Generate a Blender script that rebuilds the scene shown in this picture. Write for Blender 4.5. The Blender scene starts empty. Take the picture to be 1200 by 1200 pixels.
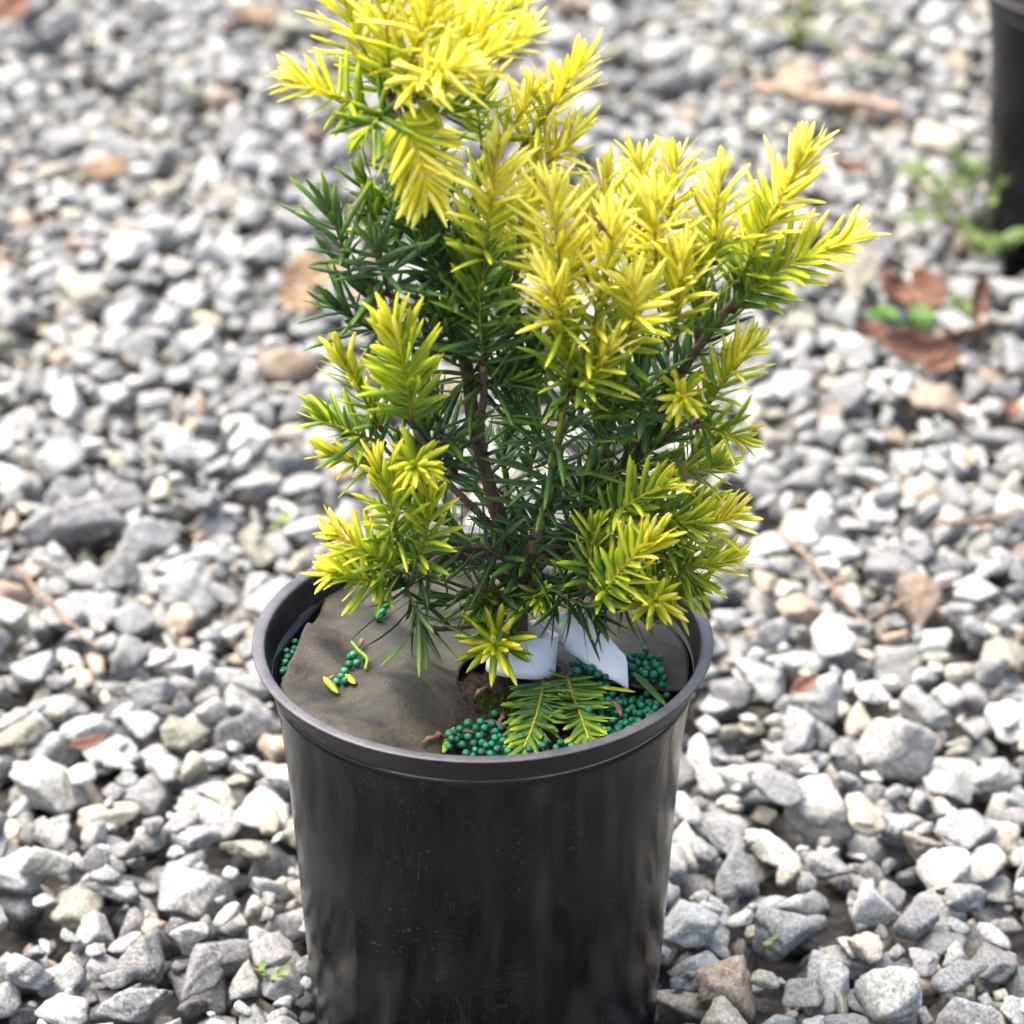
import bpy, bmesh, math, random
import numpy as np
from mathutils import Vector, Matrix
from mathutils.bvhtree import BVHTree

random.seed(7)
rng = np.random.default_rng(7)
scn = bpy.context.scene
COL = scn.collection
rad = math.radians

# ------------------------------------------------------------------ camera
TH = 0.18                                  # tan of half the field of view
PITCH = rad(28.1)
FW = np.array([0, math.cos(PITCH), -math.sin(PITCH)])
UP = np.array([0, math.sin(PITCH), math.cos(PITCH)])
RT = np.array([1.0, 0, 0])
RIMZ = 0.172                               # height of the pot's lip above the gravel
DEP = 0.1650 / (2 * TH * 539.5 / 1200)
CAM = np.array([0, 0, RIMZ]) - DEP * (FW + (566 - 600) / 600 * TH * RT - (746 - 600) / 600 * TH * UP)
cam = bpy.data.cameras.new('camera')
cam.sensor_width = 36
cam.lens = 18 / TH
cam.clip_start = 0.02
cam.clip_end = 200
cam.dof.use_dof = True
cam.dof.focus_distance = DEP - 0.012
cam.dof.aperture_fstop = 10.0
co = bpy.data.objects.new('camera', cam)
co.location = CAM
co.rotation_euler = (math.pi / 2 - PITCH, 0, 0)
COL.objects.link(co)
scn.camera = co

# ------------------------------------------------------------------ sky, sun, exposure
SUN_DIR = Vector((-0.34, 0.10, 0.93)).normalized()      # towards the sun: nearly overhead, a little left, veiled by thin cloud
w = bpy.data.worlds.new('World')
scn.world = w
w.use_nodes = True
nt = w.node_tree
nt.nodes.clear()
sky = nt.nodes.new('ShaderNodeTexSky')
sky.sky_type = 'NISHITA'
sky.sun_disc = False
sky.sun_elevation = math.asin(SUN_DIR.z)
sky.sun_rotation = math.atan2(SUN_DIR.x, SUN_DIR.y)
sky.air_density = 1.0
sky.dust_density = 8.0
sky.ozone_density = 1.0
bgn = nt.nodes.new('ShaderNodeBackground')
bgn.inputs[1].default_value = 0.15
wo = nt.nodes.new('ShaderNodeOutputWorld')
nt.links.new(sky.outputs[0], bgn.inputs[0])
nt.links.new(bgn.outputs[0], wo.inputs[0])
sl = bpy.data.lights.new('sun', 'SUN')
sl.energy = 1.4
sl.angle = rad(60)
sl.color = (1.0, 0.965, 0.91)
so = bpy.data.objects.new('sun', sl)
so.rotation_euler = SUN_DIR.to_track_quat('Z', 'Y').to_euler()
COL.objects.link(so)
scn.view_settings.view_transform = 'Standard'
scn.view_settings.look = 'None'
scn.view_settings.gamma = 1
scn.view_settings.exposure = 2.14
scn.cycles.max_bounces = 8
scn.cycles.transmission_bounces = 8


# ------------------------------------------------------------------ helpers
def ray(px, py):
    return FW + (px - 600) / 600 * TH * RT - (py - 600) / 600 * TH * UP


def at(px, py, d):
    """point seen at photo pixel (px, py) standing d millimetres in front of the pot's axis"""
    r = ray(px, py)
    return CAM + (-d / 1000 - CAM[1]) / r[1] * r


def atz(px, py, z):
    r = ray(px, py)
    return CAM + (z - CAM[2]) / r[2] * r


def project(P):
    q = np.asarray(P, float) - CAM
    d = q @ FW
    return 600 + (q @ RT) / d / TH * 600, 600 - (q @ UP) / d / TH * 600, d


PXM = DEP * 2 * TH / 1200                  # metres for one photo pixel at the plant


def link(name, me, mat=None, parent=None):
    o = bpy.data.objects.new(name, me)
    COL.objects.link(o)
    if mat is not None and me is not None and not me.materials:
        me.materials.append(mat)
    if parent is not None:
        o.parent = parent
    return o


def tag(o, label=None, cat=None, group=None, kind=None):
    if label: o['label'] = label
    if cat: o['category'] = cat
    if group: o['group'] = group
    if kind: o['kind'] = kind
    return o


def mesh_np(name, V, F, smooth=True):
    """V (n,3), F (m,k) arrays of the same polygon size"""
    V = np.asarray(V, np.float32); F = np.asarray(F, np.int32)
    me = bpy.data.meshes.new(name)
    k = F.shape[1]
    me.vertices.add(len(V)); me.vertices.foreach_set('co', V.ravel())
    me.loops.add(F.size); me.loops.foreach_set('vertex_index', F.ravel())
    me.polygons.add(len(F))
    me.polygons.foreach_set('loop_start', np.arange(0, F.size, k, dtype=np.int32))
    me.polygons.foreach_set('loop_total', np.full(len(F), k, np.int32))
    me.update(calc_edges=True)
    me.polygons.foreach_set('use_smooth', np.full(len(F), smooth))
    return me


def mesh_py(name, V, F, smooth=True):
    me = bpy.data.meshes.new(name)
    me.from_pydata([tuple(map(float, v)) for v in V], [], F)
    me.update()
    for p in me.polygons: p.use_smooth = smooth
    return me


def set_col(me, name, arr):
    a = me.attributes.new(name, 'FLOAT_COLOR', 'POINT')
    a.data.foreach_set('color', np.asarray(arr, np.float32).ravel())


def unit(v):
    v = np.asarray(v, float)
    return v / (np.linalg.norm(v, axis=-1, keepdims=True) + 1e-12)


def catmull(P, n):
    P = [np.asarray(p, float) for p in P]
    if len(P) == 2:
        P = [P[0], (P[0] + P[1]) / 2, P[1]]
    Q = [2 * P[0] - P[1]] + P + [2 * P[-1] - P[-2]]
    out = []
    m = len(P) - 1
    for i in range(n):
        u = i / (n - 1) * m
        k = min(int(u), m - 1); t = u - k
        a, b, c, d = Q[k], Q[k + 1], Q[k + 2], Q[k + 3]
        out.append(0.5 * (2 * b + (c - a) * t + (2 * a - 5 * b + 4 * c - d) * t * t + (3 * b - a - 3 * c + d) * t ** 3))
    return np.array(out)


def tube(P, R, ns=7, cap=True):
    P = np.asarray(P, float); n = len(P)
    T = unit(np.gradient(P, axis=0))
    ref = np.array([0.13, 0.31, 0.94])
    if abs(T[0] @ ref) > 0.9: ref = np.array([1.0, 0.1, 0])
    U = unit(np.cross(T[0], ref)); V = []; 
    verts = []; faces = []
    for i in range(n):
        U = unit(U - (U @ T[i]) * T[i])
        W = np.cross(T[i], U)
        for k in range(ns):
            a = 2 * math.pi * k / ns
            verts.append(P[i] + R[i] * (math.cos(a) * U + math.sin(a) * W))
    for i in range(n - 1):
        for k in range(ns):
            a = i * ns + k; b = i * ns + (k + 1) % ns
            faces.append((a, b, b + ns, a + ns))
    if cap:
        faces.append(tuple(range(ns - 1, -1, -1)))
        faces.append(tuple(range((n - 1) * ns, n * ns)))
    return verts, faces


class NT:
    """small wrapper for building shader node trees"""
    def __init__(s, name):
        s.m = bpy.data.materials.new(name); s.m.use_nodes = True
        s.t = s.m.node_tree; s.t.nodes.clear()
        s.out = s.t.nodes.new('ShaderNodeOutputMaterial')

    def n(s, typ, ins=None, **kw):
        nd = s.t.nodes.new(typ)
        for k, v in kw.items(): setattr(nd, k, v)
        for k, v in (ins or {}).items():
            if hasattr(v, 'is_output'): s.t.links.new(v, nd.inputs[k])
            else: nd.inputs[k].default_value = v
        return nd

    def math(s, op, a, b=0.0, c=0.0, clamp=False):
        return s.n('ShaderNodeMath', {0: a, 1: b, 2: c}, operation=op, use_clamp=clamp).outputs[0]

    def mix(s, f, a, b, blend='MIX'):
        return s.n('ShaderNodeMix', {0: f, 6: a, 7: b}, data_type='RGBA', blend_type=blend).outputs[2]

    def ramp(s, f, stops, interp='LINEAR'):
        r = s.n('ShaderNodeValToRGB', {0: f})
        r.color_ramp.interpolation = interp
        e = r.color_ramp.elements
        while len(e) < len(stops): e.new(0.5)
        for el, (p, c) in zip(e, stops):
            el.position = p
            el.color = (c, c, c, 1) if isinstance(c, (int, float)) else (*c, 1)
        return r.outputs[0]

    def noise(s, vec, scale, detail=3, rough=0.55, dist=0.0):
        return s.n('ShaderNodeTexNoise', {'Vector': vec, 'Scale': scale, 'Detail': detail, 'Roughness': rough, 'Distortion': dist}).outputs[0]

    def bump(s, h, strength=0.4, dist=0.001):
        return s.n('ShaderNodeBump', {'Height': h, 'Strength': strength, 'Distance': dist}).outputs[0]

    def obj(s):
        return s.n('ShaderNodeTexCoord').outputs['Object']

    def scaled(s, vec, sc, loc=(0, 0, 0)):
        return s.n('ShaderNodeMapping', {'Vector': vec, 'Scale': sc, 'Location': loc}).outputs[0]

    def principled(s, **kw):
        b = s.n('ShaderNodeBsdfPrincipled', {k.replace('_', ' '): v for k, v in kw.items()})
        return b.outputs[0]

    def done(s, sh):
        s.t.links.new(sh, s.out.inputs['Surface'])
        return s.m


# ------------------------------------------------------------------ materials
def make_stone_mat(joined):
    N = NT('stone_joined' if joined else 'stone')
    o = N.obj()
    if joined:
        tint = N.n('ShaderNodeAttribute', attribute_name='tint', attribute_type='GEOMETRY').outputs['Color']
        r = N.n('ShaderNodeSeparateColor', {0: tint}).outputs[0]
        off = N.math('MULTIPLY', r, 61.7)
        vec = N.n('ShaderNodeVectorMath', {0: o, 1: N.n('ShaderNodeCombineXYZ', {0: off, 1: off, 2: off}).outputs[0]}, operation='ADD').outputs[0]
        k = 1.0
    else:
        info = N.n('ShaderNodeObjectInfo')
        tint = info.outputs['Color']
        off = N.math('MULTIPLY', info.outputs['Random'], 37.0)
        vec = N.n('ShaderNodeVectorMath', {0: o, 1: N.n('ShaderNodeCombineXYZ', {0: off, 1: off, 2: off}).outputs[0]}, operation='ADD').outputs[0]
        k = 0.020                              # unit stones are scaled to about 2 cm
    fine = N.noise(vec, (620 if not joined else 850) * k, 4, 0.78)
    speck = N.ramp(fine, [(0.34, 0.35), (0.46, 0.88), (0.55, 1.08), (0.68, 1.5)])
    mid = N.noise(vec, 230 * k, 4, 0.6, 0.4)
    blot = N.ramp(mid, [(0.3, 0.70), (0.5, 1.0), (0.72, 1.32)])
    c = N.mix(1.0, tint, speck, 'MULTIPLY')
    c = N.mix(1.0, c, blot, 'MULTIPLY')
    vein = N.n('ShaderNodeTexWave', {'Vector': vec, 'Scale': 120 * k, 'Distortion': 9.0, 'Detail': 3.0, 'Detail Scale': 1.6}).outputs[1]
    vm = N.ramp(vein, [(0.85, 0.0), (0.99, 0.18)])
    c = N.mix(vm, c, (0.55, 0.54, 0.51, 1))
    rust = N.ramp(N.noise(vec, 95 * k, 3), [(0.60, 0.0), (0.78, 0.42)])
    c = N.mix(rust, c, (0.30, 0.22, 0.13, 1))
    hb = N.math('ADD', N.math('MULTIPLY', fine, 0.6), mid)
    bsdf = N.principled(Base_Color=c, Roughness=0.82, Specular_IOR_Level=0.25, Normal=N.bump(hb, 0.75, 0.0012))
    return N.done(bsdf)


def simple(name, stops, scale, rough=0.8, bump=0.4, bscale=None, spec=0.3, detail=4, stretch=(1, 1, 1), bd=0.001, trans=0.0):
    N = NT(name)
    v = N.scaled(N.obj(), stretch)
    f = N.noise(v, scale, detail, 0.62)
    c = N.ramp(f, stops)
    h = N.noise(v, bscale or scale * 2, 4, 0.65)
    b = N.principled(Base_Color=c, Roughness=rough, Specular_IOR_Level=spec, Normal=N.bump(h, bump, bd))
    if trans:
        tr = N.n('ShaderNodeBsdfTranslucent', {'Color': c}).outputs[0]
        b = N.n('ShaderNodeMixShader', {0: trans, 1: b, 2: tr}).outputs[0]
    return N.done(b)


def make_pot_mat():
    N = NT('black_plastic')
    o = N.obj()
    cloud = N.noise(o, 26, 5, 0.62, 0.3)
    dust = N.ramp(cloud, [(0.36, 0.0), (0.74, 0.55)])
    streak = N.ramp(N.noise(N.scaled(o, (1, 1, 0.11)), 120, 4, 0.6), [(0.45, 0.0), (0.8, 0.5)])
    # scuffs: thin lines picked out of a stretched, distorted noise
    s1 = N.noise(N.scaled(o, (1, 1, 3.2)), 55, 2, 0.5, 1.6)
    l1 = N.ramp(N.math('ABSOLUTE', N.math('SUBTRACT', s1, 0.5)), [(0.0, 1.0), (0.010, 0.0)])
    g1 = N.ramp(N.noise(o, 22, 4), [(0.50, 0.0), (0.74, 1.0)])
    s2 = N.noise(N.scaled(o, (2.6, 2.6, 0.5)), 60, 3, 0.6, 0.8)
    l2 = N.ramp(N.math('ABSOLUTE', N.math('SUBTRACT', s2, 0.47)), [(0.0, 1.0), (0.012, 0.0)])
    g2 = N.ramp(N.noise(N.scaled(o, (1, 1, 1), (3, 5, 7)), 26, 4), [(0.52, 0.0), (0.76, 1.0)])
    chalk = N.ramp(N.noise(o, 420, 3, 0.7), [(0.60, 0.0), (0.78, 1.0)])
    g3 = N.ramp(N.noise(N.scaled(o, (1, 1, 1), (9, 1, 4)), 24, 4), [(0.48, 0.0), (0.72, 1.0)])
    sc = N.math('MULTIPLY', N.math('MAXIMUM', N.math('MULTIPLY', l1, g1), N.math('MULTIPLY', l2, g2)), 0.45)
    sc = N.math('MAXIMUM', sc, N.math('MULTIPLY', chalk, g3))
    c = N.mix(dust, (0.0016, 0.0017, 0.0026, 1), (0.0045, 0.0049, 0.0066, 1))
    c = N.mix(streak, c, (0.0065, 0.0058, 0.0054, 1))
    c = N.mix(N.math('MULTIPLY', sc, 0.26), c, (0.23, 0.23, 0.24, 1))
    rg = N.math('ADD', N.math('MULTIPLY', cloud, 0.20), N.math('MULTIPLY_ADD', sc, 0.25, 0.10))
    h = N.math('ADD', N.noise(N.scaled(o, (1, 1, 0.16)), 85, 3), N.math('MULTIPLY', sc, 0.3))
    return N.done(N.principled(Base_Color=c, Roughness=rg, Specular_IOR_Level=0.22, Normal=N.bump(h, 0.22, 0.0018)))


def make_rim_mat():
    N = NT('worn_black_plastic')
    o = N.obj()
    cloud = N.noise(o, 60, 5, 0.7)
    grit = N.noise(o, 620, 3, 0.7)
    dust = N.ramp(cloud, [(0.32, 0.10), (0.72, 0.9)])
    c = N.mix(dust, (0.003, 0.003, 0.0038, 1), (0.012, 0.0118, 0.013, 1))
    sp = N.math('MULTIPLY', N.ramp(grit, [(0.60, 0.0), (0.74, 1.0)]), N.ramp(N.noise(o, 45, 2), [(0.5, 0.05), (0.68, 0.75)]))
    c = N.mix(sp, c, (0.26, 0.255, 0.24, 1))
    zz = N.n('ShaderNodeSeparateXYZ', {0: o}).outputs[2]
    worn = N.math('MULTIPLY', N.n('ShaderNodeMapRange', {0: zz, 1: 0.1716, 2: 0.17195}).outputs[0], N.ramp(cloud, [(0.30, 0.35), (0.6, 1.0)]))
    c = N.mix(worn, c, (0.072, 0.070, 0.080, 1))
    seam = N.math('MULTIPLY', N.n('ShaderNodeMapRange', {0: N.math('ABSOLUTE', N.math('SUBTRACT', zz, 0.1610)), 1: 0.0004, 2: 0.00015}).outputs[0], N.ramp(N.noise(o, 40, 3), [(0.42, 0.0), (0.58, 0.8)]))
    c = N.mix(seam, c, (0.22, 0.19, 0.15, 1))
    return N.done(N.principled(Base_Color=c, Specular_IOR_Level=0.3, Roughness=N.math('MULTIPLY_ADD', cloud, 0.25, 0.33), Normal=N.bump(N.math('ADD', cloud, N.math('MULTIPLY', grit, 0.3)), 0.2, 0.001)))


def make_needle_mat():
    N = NT('yew_needle')
    a = N.n('ShaderNodeAttribute', attribute_name='nd', attribute_type='GEOMETRY')
    sp = N.n('ShaderNodeSeparateColor', {0: a.outputs['Color']})
    age, t, edge = sp.outputs[0], sp.outputs[1], sp.outputs[2]
    side = a.outputs['Alpha']
    margin = N.math('MULTIPLY', N.ramp(edge, [(0.70, 0.0), (0.95, 1.0)]), 0.30)
    tip = N.math('MULTIPLY', N.ramp(t, [(0.55, 0.0), (1.0, 1.0)]), 0.25)
    var = N.math('MULTIPLY_ADD', N.noise(N.obj(), 130, 2), 0.22, -0.11)
    g = N.math('ADD', N.math('ADD', age, margin), N.math('ADD', tip, var), clamp=True)
    c = N.ramp(g, [(0.0, (0.044, 0.104, 0.050)), (0.20, (0.070, 0.170, 0.042)), (0.42, (0.165, 0.315, 0.022)),
                   (0.66, (0.50, 0.62, 0.020)), (0.86, (0.93, 0.83, 0.030)), (1.0, (0.96, 0.92, 0.20))])
    rib = N.math('MULTIPLY', N.ramp(edge, [(0.0, 1.0), (0.16, 0.0)]), 0.16)
    c = N.mix(rib, c, (0.02, 0.06, 0.01, 1))
    under = N.math('MULTIPLY', N.math('SUBTRACT', 1.0, side), 0.30)
    c = N.mix(under, c, (0.34, 0.42, 0.16, 1))
    h = N.noise(N.scaled(N.obj(), (1, 1, 1)), 900, 2)
    b = N.principled(Base_Color=c, Roughness=0.54, Specular_IOR_Level=0.28, Normal=N.bump(h, 0.12, 0.0004))
    tr = N.n('ShaderNodeBsdfTranslucent', {'Color': N.mix(0.35, c, (0.75, 0.8, 0.05, 1), 'MULTIPLY')}).outputs[0]
    tr = N.n('ShaderNodeBsdfTranslucent', {'Color': c}).outputs[0]
    return N.done(N.n('ShaderNodeMixShader', {0: 0.48, 1: b, 2: tr}).outputs[0])


def make_stem_mat():
    N = NT('yew_stem')
    a = N.n('ShaderNodeAttribute', attribute_name='nd', attribute_type='GEOMETRY').outputs['Color']
    f = N.noise(N.scaled(N.obj(), (1, 1, 0.4)), 900, 3, 0.7)
    c = N.mix(1.0, a, N.ramp(f, [(0.3, 0.45), (0.55, 1.0), (0.75, 1.5)]), 'MULTIPLY')
    return N.done(N.principled(Base_Color=c, Roughness=0.75, Specular_IOR_Level=0.25, Normal=N.bump(f, 0.7, 0.0009)))


def make_mat_disc():
    N = NT('weed_mat_felt')
    o = N.obj()
    big = N.noise(o, 46, 7, 0.74, 0.25)
    c = N.ramp(big, [(0.36, (0.004, 0.004, 0.003)), (0.46, (0.013, 0.012, 0.008)), (0.56, (0.031, 0.026, 0.016)), (0.66, (0.012, 0.013, 0.006))])
    rust = N.ramp(N.noise(N.scaled(o, (1, 1, 1), (4, 2, 1)), 55, 3), [(0.60, 0.0), (0.76, 0.55)])
    c = N.mix(rust, c, (0.055, 0.034, 0.016, 1))
    alg = N.ramp(N.noise(N.scaled(o, (1, 1, 1), (1, 8, 3)), 48, 3), [(0.58, 0.0), (0.74, 0.6)])
    c = N.mix(alg, c, (0.020, 0.025, 0.009, 1))
    fib = N.noise(N.scaled(o, (1, 1, 1)), 1100, 3, 0.75)
    c = N.mix(1.0, c, N.ramp(fib, [(0.3, 0.55), (0.7, 1.5)]), 'MULTIPLY')
    return N.done(N.principled(Base_Color=c, Roughness=0.62, Specular_IOR_Level=0.3, Normal=N.bump(N.math('ADD', fib, N.math('MULTIPLY', big, 2.0)), 0.35, 0.0008)))


MAT = {
    'stone': make_stone_mat(False), 'stone_j': make_stone_mat(True),
    'pot': make_pot_mat(), 'rim': make_rim_mat(), 'needle': make_needle_mat(), 'stem': make_stem_mat(), 'disc': make_mat_disc(),
    'soil': simple('potting_mix', [(0.3, (0.006, 0.005, 0.004)), (0.55, (0.016, 0.012, 0.009)), (0.75, (0.045, 0.031, 0.021))], 380, 0.95, 1.0, 700, 0.15, 5),
    'bead': None,
    'tag': simple('white_tag_plastic', [(0.3, (0.70, 0.73, 0.78)), (0.7, (0.78, 0.80, 0.84))], 60, 0.42, 0.05, 300, 0.4, trans=0.18),
    'bark': simple('bark_chip', [(0.3, (0.03, 0.016, 0.012)), (0.5, (0.085, 0.045, 0.030)), (0.75, (0.19, 0.115, 0.08))], 300, 0.85, 0.7, 700, 0.2, 4, (1, 1, 1)),
    'moss': simple('moss', [(0.3, (0.02, 0.03, 0.006)), (0.7, (0.09, 0.12, 0.015))], 500, 0.9, 0.5, 900, 0.1),
    'twig': simple('dry_twig', [(0.3, (0.09, 0.06, 0.042)), (0.6, (0.20, 0.15, 0.11)), (0.8, (0.30, 0.24, 0.19))], 260, 0.85, 0.6, 600, 0.2),
    'stick': simple('pale_stick', [(0.3, (0.17, 0.12, 0.08)), (0.7, (0.28, 0.215, 0.15))], 120, 0.75, 0.4, 400, 0.25),
    'deadleaf': simple('dead_leaf', [(0.3, (0.055, 0.028, 0.018)), (0.55, (0.13, 0.066, 0.042)), (0.78, (0.24, 0.14, 0.095))], 110, 0.75, 0.5, 300, 0.25, trans=0.15),
    'tanleaf': simple('tan_leaf', [(0.3, (0.10, 0.066, 0.036)), (0.55, (0.20, 0.14, 0.085)), (0.78, (0.31, 0.24, 0.165))], 110, 0.75, 0.5, 300, 0.25, trans=0.15),
    'weed': simple('weed_leaf', [(0.3, (0.11, 0.165, 0.045)), (0.7, (0.19, 0.26, 0.085))], 120, 0.5, 0.3, 400, 0.35, trans=0.4),
    'grass': simple('pale_grass', [(0.3, (0.22, 0.29, 0.07)), (0.7, (0.33, 0.40, 0.12))], 120, 0.5, 0.2, 400, 0.3, trans=0.45),
    'shrubleaf': simple('shrub_leaf', [(0.3, (0.05, 0.15, 0.02)), (0.7, (0.14, 0.30, 0.04))], 120, 0.45, 0.3, 400, 0.4, trans=0.35),
}

def make_bead_mat():
    N = NT('green_prill')
    r = N.n('ShaderNodeObjectInfo').outputs['Random']
    c = N.ramp(r, [(0.0, (0.001, 0.055, 0.022)), (0.4, (0.001, 0.095, 0.038)), (0.8, (0.002, 0.130, 0.054)), (1.0, (0.006, 0.165, 0.078))])
    f = N.noise(N.obj(), 2.5, 3)
    c = N.mix(N.ramp(f, [(0.5, 0.0), (0.75, 0.35)]), c, (0.02, 0.12, 0.08, 1))
    return N.done(N.principled(Base_Color=c, Roughness=0.38, Specular_IOR_Level=0.4, Normal=N.bump(f, 0.25, 0.05)))


def make_ground_mat():
    N = NT('ground')
    o = N.obj()
    f = N.noise(o, 90, 5, 0.62)
    c = N.ramp(f, [(0.3, (0.014, 0.013, 0.012)), (0.55, (0.045, 0.042, 0.039)), (0.75, (0.12, 0.115, 0.11))])
    # past the modelled stones the gravel goes on as fine relief and colour
    vo = N.n('ShaderNodeTexVoronoi', {'Vector': o, 'Scale': 62.0})
    ve = N.n('ShaderNodeTexVoronoi', {'Vector': o, 'Scale': 62.0}, feature='DISTANCE_TO_EDGE').outputs[0]
    cell = N.n('ShaderNodeSeparateColor', {0: vo.outputs['Color']}).outputs[0]
    g = N.ramp(cell, [(0.0, (0.12, 0.122, 0.124)), (0.5, (0.20, 0.202, 0.202)), (0.85, (0.28, 0.275, 0.265)), (1.0, (0.25, 0.21, 0.16))])
    gap = N.ramp(ve, [(0.02, 0.12), (0.14, 1.0)])
    g = N.mix(1.0, g, gap, 'MULTIPLY')
    p = N.n('ShaderNodeSeparateXYZ', {0: o})
    ex = N.math('DIVIDE', N.math('ABSOLUTE', N.math('SUBTRACT', p.outputs[0], 0.03)), 0.83)
    ey = N.math('DIVIDE', N.math('ABSOLUTE', N.math('SUBTRACT', p.outputs[1], 0.70)), 1.0)
    far = N.math('GREATER_THAN', N.math('ADD', N.math('MAXIMUM', ex, ey), N.math('MULTIPLY_ADD', f, 0.08, -0.04)), 0.93)
    c = N.mix(far, c, g)
    h = N.math('ADD', N.math('MULTIPLY', N.noise(o, 260, 4), 0.3), N.math('MULTIPLY', N.math('MULTIPLY', gap, far), 1.5))
    return N.done(N.principled(Base_Color=c, Roughness=0.95, Specular_IOR_Level=0.15, Normal=N.bump(h, 0.8, 0.004)))


MAT['bead'] = make_bead_mat()
MAT['ground'] = make_ground_mat()
# ------------------------------------------------------------------ ground
GZ = -0.019                                # bare soil under the gravel
n = 46
xs = np.concatenate([[-60, -12, -4], np.linspace(-1.5, 1.5, n), [4, 12, 60]])
ys = np.concatenate([[-60, -12, -4], np.linspace(-0.9, 2.9, n), [6, 14, 80]])
gv = np.array([(x, y, GZ + (0.004 * math.sin(x * 9 + 2 * math.sin(y * 5)) * math.cos(y * 7.3 + x * 3) if abs(x) < 2 and -2 < y < 4 else 0)) for y in ys for x in xs])
nx = len(xs)
gf = np.array([(j * nx + i, j * nx + i + 1, (j + 1) * nx + i + 1, (j + 1) * nx + i) for j in range(len(ys) - 1) for i in range(nx - 1)])
ground = tag(link('ground', mesh_np('ground', gv, gf), MAT['ground']), 'dark soil ground under the grey crushed gravel', 'ground', kind='structure')

# ------------------------------------------------------------------ gravel stones


def ico(sub):
    bm = bmesh.new()
    bmesh.ops.create_icosphere(bm, subdivisions=sub, radius=1)
    V = np.array([v.co[:] for v in bm.verts]); F = np.array([[v.index for v in f.verts] for f in bm.faces])
    bm.free()
    return unit(V), F


ICO = {s: ico(s) for s in (2, 3, 4, 5)}


def stone_params():
    k = rng.integers(9, 15)
    nn = unit(rng.normal(size=(k, 3)))
    dd = rng.uniform(0.62, 1.0, k)
    ax = np.array([1.0, rng.uniform(0.62, 0.95), rng.uniform(0.36, 0.8)])
    ph = rng.uniform(0, 6.28, (5, 3)); fr = rng.normal(size=(5, 3)) * 2.6
    return nn, dd, ax, ph, fr, rng.uniform(14, 34)


def stone_verts(par, D):
    nn, dd, ax, ph, fr, pw = par
    dots = np.maximum(D @ nn.T, 1e-3) / dd
    r = (np.sum(dots ** pw, axis=1) + 0.55 ** pw) ** (-1 / pw)      # softened convex polyhedron
    for q in range(5):
        r = r * (1 + 0.022 * np.sin(D @ fr[q] * 2.0 + ph[q, 0]))
    V = D * r[:, None] * ax
    return V / 1.0


NPROT = 26
protos = [stone_params() for _ in range(NPROT)]
PV = {s: [stone_verts(p, ICO[s][0]) for p in protos] for s in (2, 3, 4, 5)}
for q in range(NPROT):                       # normalise: longest half-axis = 1
    m = np.abs(PV[5][q]).max()
    for s in PV: PV[s][q] = PV[s][q] / m

MR = 22
orients = []
for q in range(NPROT):
    for _ in range(16):
        tilt = Matrix.Rotation(rng.normal(0, 0.42), 3, Vector((math.cos(rng.uniform(0, 6.28)), math.sin(rng.uniform(0, 6.28)), 0)))
        R = np.array(Matrix.Rotation(rng.uniform(0, 6.28), 3, 'Z') @ tilt)
        P = PV[5][q] @ R.T
        top = np.full((MR, MR), -9.0); bot = np.full((MR, MR), 9.0)
        ij = np.clip(((P[:, :2] + 1) / 2 * MR).astype(int), 0, MR - 1)
        np.maximum.at(top, (ij[:, 1], ij[:, 0]), P[:, 2])
        np.minimum.at(bot, (ij[:, 1], ij[:, 0]), P[:, 2])
        orients.append((q, R, top, bot))

X0, X1, Y0, Y1, G = -0.80, 0.86, -0.30, 1.70, 0.002
NXg, NYg = int((X1 - X0) / G), int((Y1 - Y0) / G)
HM = np.full((NYg, NXg), GZ, np.float32)
OWN = np.full((NYg, NXg), -1, np.int32)

POT2 = atz(1173, 304, 0)[:2] + np.array([0.0580, 0.012])
HOLES = [(atz(985, 1085, 0)[:2], 0.012, 0.022)]


def pot_r(z):
    return 0.0685 + 0.007 * max(0, z) / 0.14


def in_view(x, y, m=0.0):
    px, py, d = project((x, y, 0))
    return -m < px < 1200 + m and -m < py < 1200 + m


def place(x, y, s, tries, spread):
    best = None
    for _ in range(tries):
        cx, cy = x + rng.normal(0, spread), y + rng.normal(0, spread)
        if math.hypot(cx, cy) < 0.0668 + s * 0.80 or math.hypot(cx - POT2[0], cy - POT2[1]) < 0.0668 + s * 0.80:
            continue
        if any(((cx - h[0][0]) / h[1]) ** 2 + ((cy - h[0][1]) / h[2]) ** 2 < 1 for h in HOLES) and s > 0.0035:
            continue
        o = orients[rng.integers(len(orients))]
        i0 = int((cx - s - X0) / G); i1 = int((cx + s - X0) / G) + 1
        j0 = int((cy - s - Y0) / G); j1 = int((cy + s - Y0) / G) + 1
        if i0 < 0 or j0 < 0 or i1 >= NXg or j1 >= NYg:
            continue
        ii = np.clip(((X0 + (np.arange(i0, i1) + 0.5) * G - cx) / s + 1) / 2 * MR, 0, MR - 1).astype(int)
        jj = np.clip(((Y0 + (np.arange(j0, j1) + 0.5) * G - cy) / s + 1) / 2 * MR, 0, MR - 1).astype(int)
        b = o[3][np.ix_(jj, ii)] * s
        ok = b < 8 * s
        if not ok.any():
            continue
        sub = HM[j0:j1, i0:i1]
        z = np.max((sub - b)[ok])
        if best is None or z + 0.2 * s < best[0]:
            best = (z + 0.2 * s, cx, cy, z, o, i0, i1, j0, j1, ii, jj)
    return best


stones = []                                  # x, y, z, s, proto, R


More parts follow.
